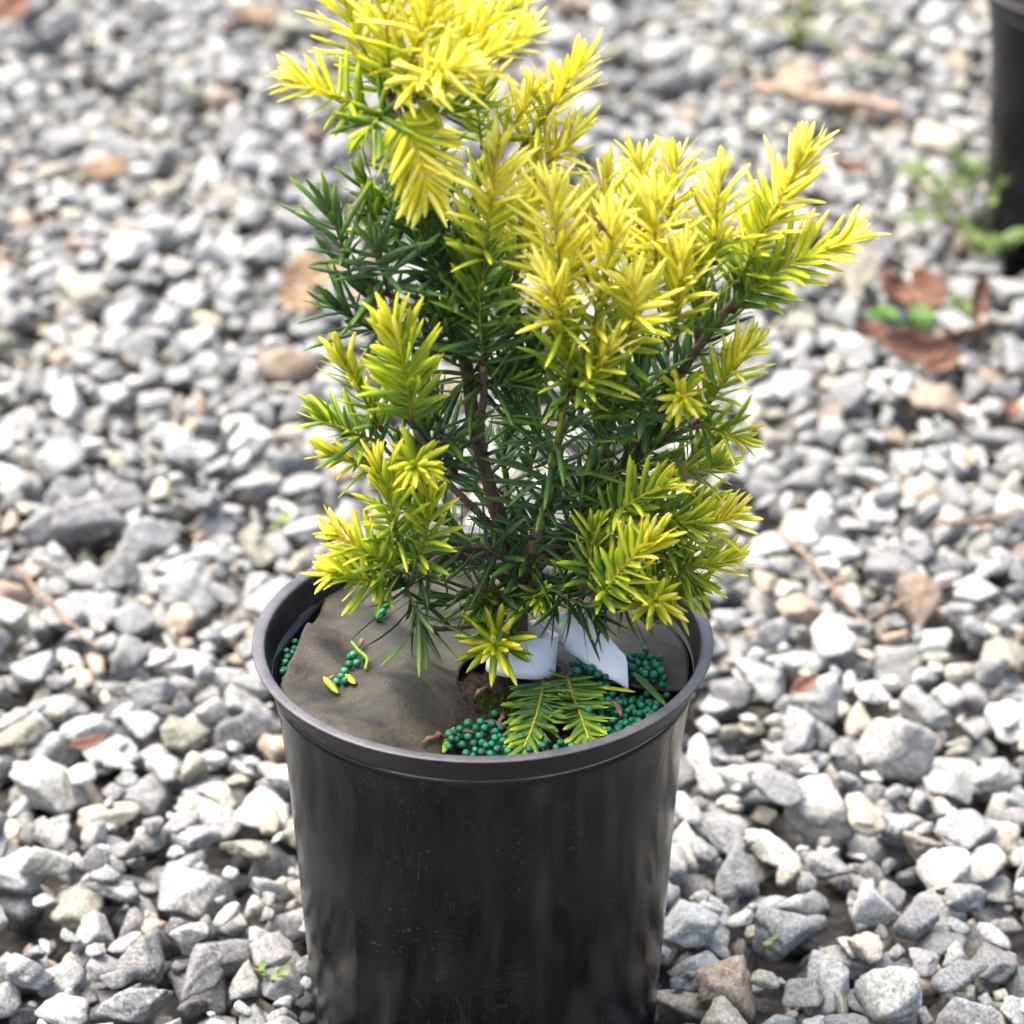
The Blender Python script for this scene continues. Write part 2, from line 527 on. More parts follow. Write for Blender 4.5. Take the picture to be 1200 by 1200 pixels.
def settle(x, y, s, tries, spread, zmax):
    b = place(x, y, s, tries, spread)
    if b is None: return
    _, cx, cy, z, o, i0, i1, j0, j1, ii, jj = b
    z -= 0.10 * s
    top = o[2][np.ix_(jj, ii)] * s + z
    okm = o[2][np.ix_(jj, ii)] > -5
    if z > zmax: return
    sub = HM[j0:j1, i0:i1]; ow = OWN[j0:j1, i0:i1]
    up = okm & (top > sub)
    ow[up] = len(stones)
    sub[up] = top[up]
    stones.append((cx, cy, z, s, o[0], o[1]))


def region_ok(x, y):
    q = np.array([x, y, 0]) - CAM
    d = q @ FW
    return abs((q @ RT) / d / TH * 600) < 600 + 190 / d and y < 1.50 and y > -0.2


A = (X1 - X0) * (Y1 - Y0)


def layer(count, smin, smax, tries, spread, zmax=0.015, outer=0.5):
    m = int(math.sqrt(count * (X1 - X0) / (Y1 - Y0)))
    nyy = int(count / m)
    cells = [(i, j) for i in range(m) for j in range(nyy)]
    random.shuffle(cells)
    for i, j in cells:
        x = X0 + (i + rng.random()) / m * (X1 - X0); y = Y0 + (j + rng.random()) / nyy * (Y1 - Y0)
        if not region_ok(x, y) and rng.random() > outer:
            continue
        s = smin + (smax - smin) * rng.random() ** 1.4
        settle(x, y, s, tries, spread, zmax)


layer(15000, 0.0028, 0.0062, 2, 0.003, outer=0.0)        # fines underneath
layer(10000, 0.0080, 0.0185, 2, 0.004, outer=0.55)
layer(6600, 0.0080, 0.0215, 4, 0.010, outer=0.40)
layer(10500, 0.0045, 0.0130, 6, 0.012, outer=0.20)
layer(5400, 0.0030, 0.0070, 6, 0.010, outer=0.0)
N_ST = len(stones)

pal = [((0.27, 0.272, 0.277), 22), ((0.35, 0.352, 0.357), 26), ((0.20, 0.203, 0.21), 9), ((0.44, 0.44, 0.435), 20), ((0.50, 0.49, 0.47), 10),
       ((0.47, 0.43, 0.35), 6), ((0.46, 0.36, 0.27), 3.2), ((0.31, 0.30, 0.24), 5), ((0.27, 0.21, 0.16), 1.6)]
pw_ = np.array([p[1] for p in pal], float); pw_ /= pw_.sum()
pc_ = np.array([p[0] for p in pal])
tints = 0.575 * np.array([0.985, 1.01, 0.985]) * pc_[rng.choice(len(pal), N_ST, p=pw_)] * rng.uniform(0.85, 1.18, (N_ST, 1)) * rng.uniform(0.98, 1.02, (N_ST, 3))

# which stones show largest in the photograph
cnt = np.bincount(OWN[OWN >= 0].ravel(), minlength=N_ST).astype(float)
SC = np.zeros(N_ST)
for k, st in enumerate(stones):
    px, py, d = project((st[0], st[1], st[2]))
    if -25 < px < 1225 and -25 < py < 1225 and not (330 < px < 800 and py > 640) and not (380 < px < 900 and py < 760):
        SC[k] = cnt[k] / d ** 2
order = np.argsort(-SC)
single = set(order[:300].tolist())
stone_me = []
for q in range(NPROT):
    me = mesh_np('stone', PV[4][q], ICO[4][1]); me.materials.append(MAT['stone']); stone_me.append(me)
for k in order[:300]:
    x, y, z, s, q, R = stones[k]
    o = link('stone', stone_me[q], None, ground)
    M = Matrix(R.tolist()).to_4x4()
    o.matrix_world = Matrix.Translation((x, y, z)) @ M @ Matrix.Scale(s, 4)
    o.color = (*tints[k], 1)
# everything else in one sheet of loose stones
BV, BF, BT, nb = [], [], [], 0
for k, (x, y, z, s, q, R) in enumerate(stones):
    if k in single or cnt[k] < 2: continue
    _, _, d = project((x, y, z))
    lod = 3 if (d < 1.75 and region_ok(x, y) and s > 0.0042) else 2
    BV.append(PV[lod][q] @ (R.T * s) + (x, y, z)); BF.append(ICO[lod][1] + nb); nb += len(BV[-1])
    BT.append(np.tile(np.append(tints[k], 1.0), (len(BV[-1]), 1)))
gm = mesh_np('gravel', np.concatenate(BV), np.concatenate(BF))
set_col(gm, 'tint', np.concatenate(BT))
tag(link('gravel', gm, MAT['stone_j'], ground), kind='stuff')
print('stones', N_ST, 'gravel tris', len(gm.polygons))


def gravel_top(x, y, r=0.004):
    i0, i1 = int((x - r - X0) / G), int((x + r - X0) / G) + 1
    j0, j1 = int((y - r - Y0) / G), int((y + r - Y0) / G) + 1
    if i0 < 0 or j0 < 0 or i1 > NXg or j1 > NYg: return 0.0
    return float(HM[j0:j1, i0:i1].max())


# ------------------------------------------------------------------ pot


def lathe(name, prof, ns=128):
    V = []; F = []
    m = len(prof)
    for k in range(ns):
        a = 2 * math.pi * k / ns
        wob = 1 + 0.0025 * math.sin(2 * a + 0.7)
        for r, z in prof:
            V.append((r * wob * math.cos(a), r * wob * math.sin(a), z))
    for k in range(ns):
        k2 = (k + 1) % ns
        for i in range(m - 1):
            F.append((k * m + i, k2 * m + i, k2 * m + i + 1, k * m + i + 1))
    return mesh_py(name, V, F)


PB = -0.012
body_prof = [(0.0, PB), (0.0610, PB), (0.0640, PB + 0.001), (0.0650, PB + 0.004), (0.0660, 0.015), (0.0685, 0.060), (0.0705, 0.100), (0.0718, 0.1220),
             (0.0725, 0.1300), (0.0732, 0.1380), (0.0738, 0.1440), (0.0744, 0.1485), (0.0752, 0.1530), (0.0760, 0.1570), (0.0768, 0.1606),
             (0.0753, 0.1606), (0.0722, 0.1380), (0.0705, 0.110), (0.0670, 0.04), (0.0635, PB + 0.006), (0.0, PB + 0.006)]
rim_prof = [(0.0762, 0.1600), (0.0768, 0.1603), (0.07715, 0.1607), (0.0773, 0.1611), (0.0771, 0.1616), (0.0775, 0.1624), (0.0789, 0.1652), (0.0806, 0.1685), (0.0819, 0.1708),
            (0.08235, 0.1715), (0.0824, 0.1719), (0.0820, 0.1722), (0.0808, 0.1723), (0.0792, 0.1722), (0.0781, 0.1718), (0.0776, 0.1708), (0.0770, 0.1680), (0.0758, 0.1608), (0.0756, 0.1604)]
body_me = lathe('body', body_prof); rim_me = lathe('rim', rim_prof)
pot = tag(link('nursery_pot', None), 'scuffed black plastic nursery pot holding the golden yew', 'plant pot')
pot.location = (0, 0, 0)
link('body', body_me, MAT['pot'], pot); link('rim', rim_me, MAT['rim'], pot)
pot2 = tag(link('nursery_pot', None), 'blurred black plastic pot cut off by the right edge', 'plant pot')
pot2.location = (POT2[0], POT2[1], 0.0); pot2.rotation_euler = (0, 0, 2.1)
link('body', body_me, None, pot2); link('rim', rim_me, None, pot2)


def soil_disc(name, R, z0, amp, hole=None, nr=22, na=72):
    V = [(0, 0, z0)]; F = []
    for i in range(1, nr + 1):
        for k in range(na):
            a = 2 * math.pi * k / na; r = R * i / nr
            x, y = r * math.cos(a), r * math.sin(a)
            V.append((x, y, soil_h(x, y, z0, amp) if i < nr else z0 - 0.002))
    for k in range(na): F.append((0, 1 + k, 1 + (k + 1) % na))
    for i in range(nr - 1):
        for k in range(na):
            a = 1 + i * na + k; b = 1 + i * na + (k + 1) % na
            F.append((a, a + na, b + na, b))
    return mesh_py(name, V, F)


def soil_h(x, y, z0=0.1525, amp=0.0011):
    return z0 + amp * (math.sin(x * 420 + 3 * math.sin(y * 260)) * math.cos(y * 380 + 2 * math.sin(x * 310)) + 0.7 * math.sin(x * 1100 + y * 900) * math.cos(y * 1000 - x * 700))


tag(link('potting_soil', soil_disc('potting_soil', 0.0738, 0.1525, 0.0011), MAT['soil']), 'dark potting soil inside the front pot', 'soil', kind='stuff')
s2 = link('potting_soil', soil_disc('potting_soil', 0.0738, 0.1525, 0.0015), MAT['soil']); s2.location = pot2.location
tag(s2, 'dark potting soil inside the pot at right edge', 'soil', kind='stuff')

# ------------------------------------------------------------------ weed mat disc (stiff felt, slit and buckled)
CREASE = (atz(331, 784, 0.164)[:2], atz(366, 728, 0.164)[:2])
EDGE = (atz(331, 796, 0.164)[:2], atz(388, 684, 0.164)[:2])       # cut left edge of the disc
EDN = np.array([-(EDGE[1] - EDGE[0])[1], (EDGE[1] - EDGE[0])[0]]); EDN = EDN / np.linalg.norm(EDN); EDC = float(EDN @ EDGE[0])


def disc_h(x, y):
    r = math.hypot(x, y)
    left = max(0, min(1, (0.02 - x) / 0.06))
    z = 0.1575 + 0.006 * left * (r / 0.075) ** 1.2
    z += 0.0020 * math.sin(x * 95 + 1.2) * math.cos(y * 80 - 0.6) + 0.0010 * math.sin(x * 210 + y * 170)
    z += 0.0065 * math.exp(-((x + 0.030) / 0.012) ** 2 - ((y + 0.008) / 0.030) ** 2)      # buckle left of the stem
    z -= 0.0035 * math.exp(-((x + 0.045) / 0.010) ** 2 - ((y - 0.005) / 0.014) ** 2)
    z -= 0.0050 * math.exp(-((x - 0.004) / 0.020) ** 2 - ((y + 0.018) / 0.020) ** 2)      # sags to the stem
    if x > 0.03: z += 0.0020 * (x - 0.03) / 0.04
    ex, ey = math.cos(rad(-100)), math.sin(rad(-100))
    al_, of_ = x * ex + y * ey, abs(x * ey - y * ex)
    if al_ > 0 and x < 0.01: z -= 0.0062 * math.exp(-of_ / 0.010)
    ca, cb = CREASE
    cdv = cb - ca; cl_ = np.linalg.norm(cdv); cdv = cdv / cl_
    along = (x - ca[0]) * cdv[0] + (y - ca[1]) * cdv[1]; off = (x - ca[0]) * cdv[1] - (y - ca[1]) * cdv[0]
    if off > 0 and 0 < along < cl_: z += 0.0022 * math.exp(-off / 0.012) * min(1, (cl_ - along) / 0.006)
    return z


def make_disc():
    a0, a1 = rad(-100), rad(-12)                 # open slot from front to right
    na, nr = 240, 48
    V = []; F = []
    idx = {}
    for k in range(na + 1):
        a = a1 + (a0 + 2 * math.pi - a1) * k / na
        for i in range(nr + 1):
            rm = 0.0742 * (1 + 0.004 * math.sin(a * 9))
            q = math.cos(a) * EDN[0] + math.sin(a) * EDN[1]
            if q > 0: rm = min(rm, EDC / q)
            r = 0.009 + (rm - 0.009) * i / nr
            x, y = r * math.cos(a), r * math.sin(a)
            V.append((x, y, disc_h(x, y)))
    for k in range(na):
        for i in range(nr):
            a = k * (nr + 1) + i; b = (k + 1) * (nr + 1) + i
            F.append((a, a + 1, b + 1, b))
    me = mesh_py('weed_disc', V, F)
    o = link('weed_disc', me, MAT['disc'])
    md = o.modifiers.new('thick', 'SOLIDIFY'); md.thickness = 0.0011; md.offset = -1
    return o


tag(make_disc(), 'grey brown felt weed mat disc buckled over the soil', 'weed mat')
# ------------------------------------------------------------------ fertilizer beads
bead_me = mesh_np('fertilizer_bead', ICO[3][0] * (1 + 0.03 * np.sin(ICO[3][0] @ np.array([3, 4, 2.5]) * 2))[:, None], ICO[3][1])
bead_me.materials.append(MAT['bead'])
beads = []
TAILP = [at(704, 768, 5), at(716, 778, 8), at(726, 785, 10), at(735, 792, 12), at(737, 806, 13)]


def in_slot(x, y):
    a = math.degrees(math.atan2(y, x))
    return -100 < a < -12 or math.hypot(x, y) < 0.009


def floor_h(x, y):
    s = soil_h(x, y)
    if in_slot(x, y) or x * EDN[0] + y * EDN[1] > EDC or math.hypot(x, y) > 0.0745: return s
    return max(s, disc_h(x, y) + 0.0004)


def add_bead(x, y, label, r=None):
    r = r or rng.uniform(0.00118, 0.00168)
    if math.hypot(x, y) > 0.0744 - r: return
    z = floor_h(x, y) + r
    for bx, by, bz, br in beads:
        h2 = (r + br) ** 2 - (x - bx) ** 2 - (y - by) ** 2
        if h2 > 0: z = max(z, bz + math.sqrt(h2) * 0.98)
    if z > floor_h(x, y) + 0.0048: return
    if any(np.linalg.norm(np.array([x, y, z]) - t_) < 0.0052 for t_ in TAILP): return
    beads.append((x, y, z, r))
    o = link('fertilizer_bead', bead_me)
    o.location = (x, y, z); o.scale = (r, r, r * rng.uniform(0.93, 1.0)); o.rotation_euler = (rng.uniform(0, 6), rng.uniform(0, 6), 0)
    tag(o, label, 'bead', 'fertilizer beads in the pot')


def in_poly(x, y, P):
    c = False
    for i in range(len(P)):
        x1, y1 = P[i]; x2, y2 = P[i - 1]
        if (y1 > y) != (y2 > y) and x < (x2 - x1) * (y - y1) / (y2 - y1) + x1: c = not c
    return c


def bead_patch(poly, z, n, label):
    Q = [tuple(atz(px, py, z)[:2]) for px, py in poly]
    xs_ = [q[0] for q in Q]; ys_ = [q[1] for q in Q]
    k = 0; g = 0
    while k < n and g < n * 30:
        g += 1
        x, y = rng.uniform(min(xs_), max(xs_)), rng.uniform(min(ys_), max(ys_))
        if not in_poly(x, y, Q): continue
        m = len(beads)
        add_bead(x, y, label)
        k += len(beads) > m


bead_patch([(655, 800), (690, 778), (745, 786), (772, 796), (782, 820), (760, 845), (715, 872), (690, 860), (690, 838)], 0.156, 215, 'green fertilizer bead in the large pile right of the low yew sprays')
bead_patch([(524, 864), (560, 850), (606, 856), (640, 872), (690, 872), (660, 884), (610, 888), (560, 888), (526, 882)], 0.155, 75, 'dark green fertilizer bead in the heap at the front rim')
bead_patch([(324, 745), (334, 726), (352, 730), (344, 765), (334, 800), (326, 790)], 0.156, 40, 'dark green fertilizer bead wedged between left rim and weed mat')
for px, py in [(410, 762), (427, 760), (418, 771), (409, 778), (404, 787), (394, 795), (404, 796), (414, 765), (400, 792)]:
    p = atz(px, py, 0.1635); add_bead(p[0], p[1], 'dark green fertilizer bead in the short row on the weed mat at left')
for px, py in [(756, 766), (764, 775)]:
    p = atz(px, py, 0.1610); add_bead(p[0], p[1], 'one of two green beads lying apart on the bare mat right of the tag')
for px, py in [(580, 835), (587, 850)]:
    p = atz(px, py, 0.155); add_bead(p[0], p[1], 'one of two green beads on bare dark soil below the white tag')
for px, py in [(475, 702), (448, 722), (444, 728), (452, 718)]:
    p = atz(px, py, 0.162); add_bead(p[0], p[1], 'green bead half hidden under the left yew branch')

# ------------------------------------------------------------------ needles
ND = dict(P=[], D=[], N=[], L=[], W=[], C=[], A=[], S=[])     # all needles, S = shoot index
shoots = []
TT = np.array([0, 0.07, 0.2, 0.45, 0.72, 0.88, 0.96, 1.0])
WW = np.array([0.30, 0.60, 0.92, 1.0, 0.90, 0.60, 0.30, 0.03])


def add_needle(p, d, nrm, L, W, c, age, s):
    ND['P'].append(p); ND['D'].append(d); ND['N'].append(nrm); ND['L'].append(L); ND['W'].append(W); ND['C'].append(c); ND['A'].append(age); ND['S'].append(s)


CAMV = Vector(CAM)


def shoot(pts, a0=0.5, a1=0.9, nl=46, flat=0.35, sp=3.6, fn=None, wpx=8.2, al0=72, al1=26, up=0.18, col=None, stemr=2.2, skip=0.03, ros=False, node=True, droop=0.0):
    """pts: photo pixels with depth in mm; ages 0 dark green .. 1 yellow; nl needle length in pixels"""
    P = catmull([at(*p) for p in pts], 22)
    seg = np.linalg.norm(np.diff(P, axis=0), axis=1); S = np.concatenate([[0], np.cumsum(seg)]); Ltot = S[-1]
    T = unit(np.gradient(P, axis=0))
    if fn is None:
        fn = unit(0.55 * unit(CAM - P[len(P) // 2]) + 0.75 * np.array([0, 0, 1.0]) + rng.normal(0, 0.18, 3))
    elif isinstance(fn, str) and fn == 'cam':
        fn = unit(CAM - P[len(P) // 2])
    si = len(shoots)
    if pts[0][1] > 430 and a0 > 0.28: a0 = a0 - 0.06
    nn = max(6, int(Ltot / (0.80 * sp * PXM)))
    ph0 = rng.uniform(0, 6.28)
    for i in range(nn + 5):
        u = skip + (1 - skip) * min(1.0, (i + 0.5) / nn)
        term = i >= nn
        p = np.array([np.interp(u * Ltot, S, P[:, q]) for q in range(3)])
        t = unit(np.array([np.interp(u * Ltot, S, T[:, q]) for q in range(3)]))
        f = fn - (fn @ t) * t
        f = unit(f) if np.linalg.norm(f) > 1e-3 else unit(np.cross(t, [1, 0, 0]))
        sd = np.cross(t, f)
        phi = ph0 + i * 2.39996 + rng.normal(0, 0.18)
        rr = math.cos(phi) * sd + (1 - flat) * math.sin(phi) * f
        rr = unit(rr + 1e-4 * sd)
        al = rad((al0 + (al1 - al0) * u ** 1.15) + rng.normal(0, 7))
        if term: al = rad(rng.uniform(10, 34))
        d = math.cos(al) * t + math.sin(al) * rr
        d = unit(d + np.array([0, 0, up - droop * (1 - u)]) + rng.normal(0, 0.05, 3))
        nr_ = unit((1 - flat) * (math.sin(al) * t - math.cos(al) * rr) + flat * f * 1.0 + rng.normal(0, 0.13, 3))
        nr_ = nr_ - (nr_ @ d) * d
        nr_ = unit(nr_)
        lf = 0.62 + 0.42 * math.sin(math.pi * min(1, 0.18 + 0.72 * u))
        if term: lf = rng.uniform(0.5, 0.8)
        L = (1.26 if a0 < 0.13 else 1.16) * nl * PXM * lf * rng.uniform(0.72, 1.18)
        age = a0 + (a1 - a0) * u ** 0.9 + rng.normal(0, 0.07)
        add_needle(p, d, nr_, L, 0.93 * wpx * PXM * rng.uniform(0.86, 1.1) * (0.9 if term else 1), rng.normal(-0.03, 0.11), age, si)
    rad_ = np.linspace(stemr, stemr * 0.55, 22) * PXM
    if node: rad_[0:2] *= 1.5
    V, F = tube(P, rad_, 6)
    tcol = np.linspace(0, 1, 22)
    if col == 'brown':
        c0, c1 = np.array([0.085, 0.050, 0.035]), np.array([0.12, 0.09, 0.04])
    else:
        am = 0.5 * (a0 + a1)
        c0 = np.array([0.14, 0.20, 0.03]) * (0.5 + 0.6 * a0); c1 = np.array([0.14, 0.20, 0.03]) * (1 - a1) + np.array([0.72, 0.50, 0.02]) * a1
    C = []
    for i in range(22):
        c = c0 + (c1 - c0) * tcol[i]
        if node and i < 2: c = np.array([0.10, 0.042, 0.026])
        C += [(*c, 1)] * 6
    shoots.append((V, F, C))


def rosette(x, y, d, nl=40, a0=0.45, a1=0.75, dep=16, dx=4, dy=6, **kw):
    shoot([(x + dx, y - dy, d - dep), (x + dx * .4, y - dy * .4, d - dep * .4), (x, y, d)], a0, a1, nl, flat=0.0, sp=2.2, al0=84, al1=46, up=0.0, **kw)


# --- crown: the leader's yellow top
shoot([(457, 118, 2), (455, 60, 6), (450, 0, 8), (448, -40, 8)], 0.55, 0.98, 56, sp=3.2)
shoot([(455, 115, -2), (428, 62, -4), (405, 5, -6), (396, -25, -6)], 0.45, 0.95, 54, sp=3.2)
shoot([(462, 112, 8), (486, 60, 14), (505, 5, 18), (512, -25, 20)], 0.6, 1.0, 56, sp=3.2)
shoot([(470, 120, 0), (515, 72, 4), (560, 35, 6), (600, 5, 6)], 0.6, 1.0, 54, sp=3.2)
shoot([(478, 122, 8), (522, 92, 16), (566, 66, 20), (606, 46, 22)], 0.62, 1.0, 50, sp=3.0, flat=0.3)
shoot([(500, 60, -12), (540, 20, -14), (575, -20, -14)], 0.6, 1.0, 50)
shoot([(486, 98, 18), (510, 84, 30), (538, 80, 38)], 0.8, 1.0, 44, sp=3.0, flat=0.3)
shoot([(436, 134, 4), (404, 117, 8), (368, 103, 10), (344, 94, 10)], 0.36, 1.0, 40, flat=0.45, sp=3.6, up=0.05)
shoot([(466, 130, 14), (481, 160, 20), (494, 194, 22), (500, 226, 21)], 0.62, 0.95, 46, flat=0.97, sp=2.9, fn='cam', al0=62, al1=34, up=-0.08, wpx=9.5)
shoot([(452, 132, 6), (440, 142, 16), (432, 152, 20)], 0.2, 0.4, 44, up=0)
shoot([(462, 150, 4), (500, 140, 6), (540, 128, 4), (556, 122, 4)], 0.22, 0.5, 46, up=0.05, sp=4.5)
shoot([(566, 175, -14), (560, 130, -14), (565, 92, -14)], 0.5, 0.9, 46)
shoot([(585, 172, -12), (604, 142, -12), (622, 116, -12)], 0.62, 0.96, 42)
shoot([(608, 180, -12), (642, 132, -10), (664, 98, -8), (676, 82, -8)], 0.66, 0.98, 50, sp=3.2)
shoot([(612, 225, -6), (642, 192, -4), (664, 168, -2), (672, 160, -2)], 0.68, 1.0, 46, sp=3.2)
shoot([(567, 312, 14), (572, 264, 18), (578, 218, 20), (580, 186, 20)], 0.5, 1.0, 52, sp=3.2, wpx=9)
shoot([(566, 428, 12), (563, 390, 14), (563, 350, 15), (567, 318, 14)], 0.12, 0.42, 58, sp=3.3, up=0.05, wpx=8.6)
shoot([(655, 345, 18), (655, 300, 22), (650, 255, 24), (648, 228, 24)], 0.7, 1.0, 52, sp=3.2)
shoot([(661, 395, 22), (655, 360, 30), (646, 336, 36)], 0.62, 0.98, 54, sp=2.8, flat=0.2)
shoot([(672, 470, 16), (664, 430, 20), (661, 395, 22)], 0.4, 0.66, 56, sp=3.0)
shoot([(690, 410, 18), (702, 350, 24), (712, 300, 28), (718, 268, 29)], 0.6, 1.0, 54, sp=2.9)
shoot([(718, 420, 16), (738, 385, 24), (745, 360, 30), (742, 338, 32)], 0.45, 0.98, 52, sp=2.9)
shoot([(672, 462, 20), (698, 436, 28), (712, 416, 32)], 0.38, 0.9, 48, sp=3.0)
shoot([(698, 300, -4), (704, 250, -4), (708, 212, -4)], 0.7, 1.0, 46)
shoot([(748, 280, -6), (752, 230, -8), (750, 198, -8)], 0.7, 1.0, 46)
shoot([(782, 270, -2), (790, 225, 0), (792, 192, 0)], 0.7, 1.0, 46, sp=3.2)
shoot([(770, 330, 8), (768, 280, 12), (768, 240, 14)], 0.66, 1.0, 50, sp=3.2)
shoot([(838, 310, 8), (839, 262, 10), (842, 222, 10), (843, 210, 10)], 0.62, 1.0, 46, sp=3.2)
shoot([(818, 395, 10), (822, 355, 12), (828, 318, 12), (836, 300, 11)], 0.34, 0.62, 46, sp=3.2)
shoot([(790, 400, 16), (795, 350, 20), (800, 305, 22)], 0.45, 0.95, 48, sp=3.2)
shoot([(862, 345, -2), (884, 290, 2), (908, 244, 4), (932, 202, 4), (940, 186, 4)], 0.45, 1.0, 54, sp=2.8, flat=0.45, wpx=9)
shoot([(858, 366, 4), (894, 328, 8), (940, 302, 10), (980, 288, 10), (996, 281, 10)], 0.22, 0.92, 48, sp=3.3, flat=0.72, al0=58)
shoot([(735, 340, -14), (738, 290, -18), (735, 245, -20)], 0.6, 1.0, 48)
shoot([(690, 330, 2), (682, 290, 4), (690, 255, 4)], 0.66, 1.0, 48)
shoot([(625, 330, 6), (618, 285, 6), (612, 245, 6)], 0.5, 0.95, 48)
shoot([(605, 300, -6), (618, 250, -8), (630, 215, -8)], 0.6, 0.98, 46)
# --- right side, green below
shoot([(770, 470, 0), (795, 435, 2), (822, 400, 2), (856, 360, 0)], 0.10, 0.24, 50, sp=4.0, col='brown', stemr=3.0, up=0.1)
shoot([(818, 495, 6), (842, 456, 10), (862, 425, 12), (878, 410, 12)], 0.42, 0.92, 42, sp=3.2, flat=0.4)
rosette(799, 466, 18, 32, 0.5, 0.8, dep=14)
shoot([(815, 500, 2), (842, 504, 6), (862, 512, 8)], 0.45, 0.68, 40, flat=0.4)
shoot([(772, 545, 0), (805, 552, 4), (838, 548, 6)], 0.4, 0.6, 40, flat=0.4)
shoot([(708, 612, 16), (738, 590, 22), (762, 576, 25), (774, 570, 26)], 0.36, 0.62, 42, flat=0.4, sp=3.4)
shoot([(700, 708, 26), (722, 676, 32), (746, 648, 35), (762, 634, 36)], 0.45, 0.82, 46, flat=0.4, sp=3.0, wpx=9)
shoot([(694, 692, 18), (692, 655, 20), (696, 622, 20)], 0.32, 0.58, 38, sp=3.4)
shoot([(752, 640, 6), (796, 622, 12), (836, 612, 14), (856, 606, 14)], 0.38, 0.82, 44, flat=0.45, sp=3.0)
shoot([(752, 660, 8), (796, 668, 14), (830, 662, 16), (852, 658, 16)], 0.32, 0.78, 42, flat=0.45, sp=3.2)
rosette(768, 704, 30, 36, 0.5, 0.78, dep=16, dx=-6, dy=8)
shoot([(735, 630, 4), (780, 640, 10), (812, 680, 14)], 0.3, 0.5, 44, flat=0.5)
shoot([(730, 560, -10), (780, 590, -8), (828, 590, -6)], 0.32, 0.56, 42, flat=0.4)
shoot([(740, 600, 8), (772, 606, 14), (806, 614, 18)], 0.36, 0.6, 42, flat=0.4)
shoot([(760, 690, 6), (792, 700, 10), (815, 690, 12)], 0.34, 0.62, 38, flat=0.5)
shoot([(700, 560, 2), (745, 545, 4), (775, 515, 4)], 0.12, 0.3, 52, sp=4.2, flat=0.3)
shoot([(755, 500, 8), (752, 460, 12), (748, 430, 14)], 0.10, 0.2, 54, sp=4.4, up=-0.05, al0=100)
# --- left side
shoot([(482, 495, 22), (478, 452, 26), (470, 412, 28), (462, 390, 28)], 0.45, 0.74, 54, flat=0.45, sp=3.0, fn='cam', wpx=9.5, up=0.25)
shoot([(448, 505, 10), (426, 466, 12), (410, 438, 12), (402, 426, 12)], 0.42, 0.74, 46, flat=0.35, sp=3.2)
shoot([(452, 520, 10), (415, 508, 14), (385, 494, 14)], 0.22, 0.48, 48, flat=0.4)
shoot([(448, 548, 10), (412, 540, 14), (390, 534, 14)], 0.45, 0.72, 38, flat=0.4)
shoot([(468, 642, 22), (460, 602, 26), (452, 566, 27), (447, 552, 27)], 0.45, 0.74, 46, sp=3.0)
rosette(487, 548, 32, 34, 0.5, 0.72, dep=16, dx=2, dy=10)
shoot([(488, 662, 20), (498, 632, 24), (502, 604, 26), (505, 586, 26)], 0.45, 0.70, 42, sp=3.4)
shoot([(470, 674, 24), (434, 648, 30), (408, 634, 32), (398, 628, 32)], 0.45, 0.84, 44, sp=3.0, flat=0.2)
shoot([(462, 690, 24), (424, 678, 30), (396, 671, 32)], 0.42, 0.70, 44, sp=3.0, flat=0.4, up=-0.12)
shoot([(470, 660, 18), (440, 660, 20), (416, 655, 20)], 0.34, 0.6, 40, sp=3.4)
shoot([(474, 684, 20), (486, 712, 26), (492, 728, 27)], 0.06, 0.14, 62, sp=3.0, up=-0.3, flat=0.0, al0=90, al1=50, node=False)
shoot([(520, 650, 6), (500, 668, 10), (480, 682, 18)], 0.06, 0.12, 54, sp=4.0, col='brown')
rosette(580, 756, 20, 48, 0.55, 0.72, dep=14, dx=2, dy=8, wpx=9.5)
rosette(632, 700, 14, 30, 0.38, 0.52, dep=10)
rosette(570, 704, 6, 34, 0.34, 0.46, dep=10, dx=-4)
# dark upper-left cluster
shoot([(412, 328, 6), (404, 298, 8), (394, 268, 10), (388, 255, 10)], 0.05, 0.22, 56, sp=3.6, flat=0.2)
shoot([(455, 345, 8), (448, 318, 12), (442, 296, 14)], 0.03, 0.08, 56, sp=3.6, col='brown', al0=95, al1=50)
shoot([(445, 392, 4), (420, 376, 8), (400, 362, 10)], 0.03, 0.08, 54, sp=3.6, col='brown', flat=0.2)
shoot([(448, 290, -2), (442, 262, 0), (438, 238, 0)], 0.30, 0.46, 36, sp=3.4)
shoot([(462, 250, -4), (440, 232, -6), (428, 220, -6)], 0.10, 0.25, 46, sp=4.0)
shoot([(470, 380, 6), (452, 362, 8), (438, 352, 8)], 0.03, 0.08, 52, sp=3.8, col='brown')
shoot([(505, 300, 0), (500, 268, 6), (496, 246, 8)], 0.06, 0.2, 50, sp=3.6)
shoot([(520, 345, 0), (506, 318, 6), (500, 300, 8)], 0.04, 0.14, 52, sp=3.6)
shoot([(530, 370, 0), (546, 330, 6), (548, 300, 8)], 0.06, 0.26, 52, sp=3.6)
shoot([(540, 420, 0), (525, 392, 8), (520, 372, 10)], 0.04, 0.16, 54, sp=3.6)
shoot([(545, 440, 0), (580, 452, 8), (604, 446, 12)], 0.06, 0.2, 52, sp=3.8)
shoot([(700, 520, 4), (716, 484, 10), (720, 462, 12)], 0.06, 0.3, 52, sp=3.8)
# dark needles on the older wood
def branch_needles(pts, a0, a1, nl=54, sp=4.5, **kw):
    shoot(pts, a0, a1, nl, flat=0.0, sp=sp, al0=80, al1=60, up=0.1, col='brown', stemr=4.0, node=False, wpx=9.5, **kw)


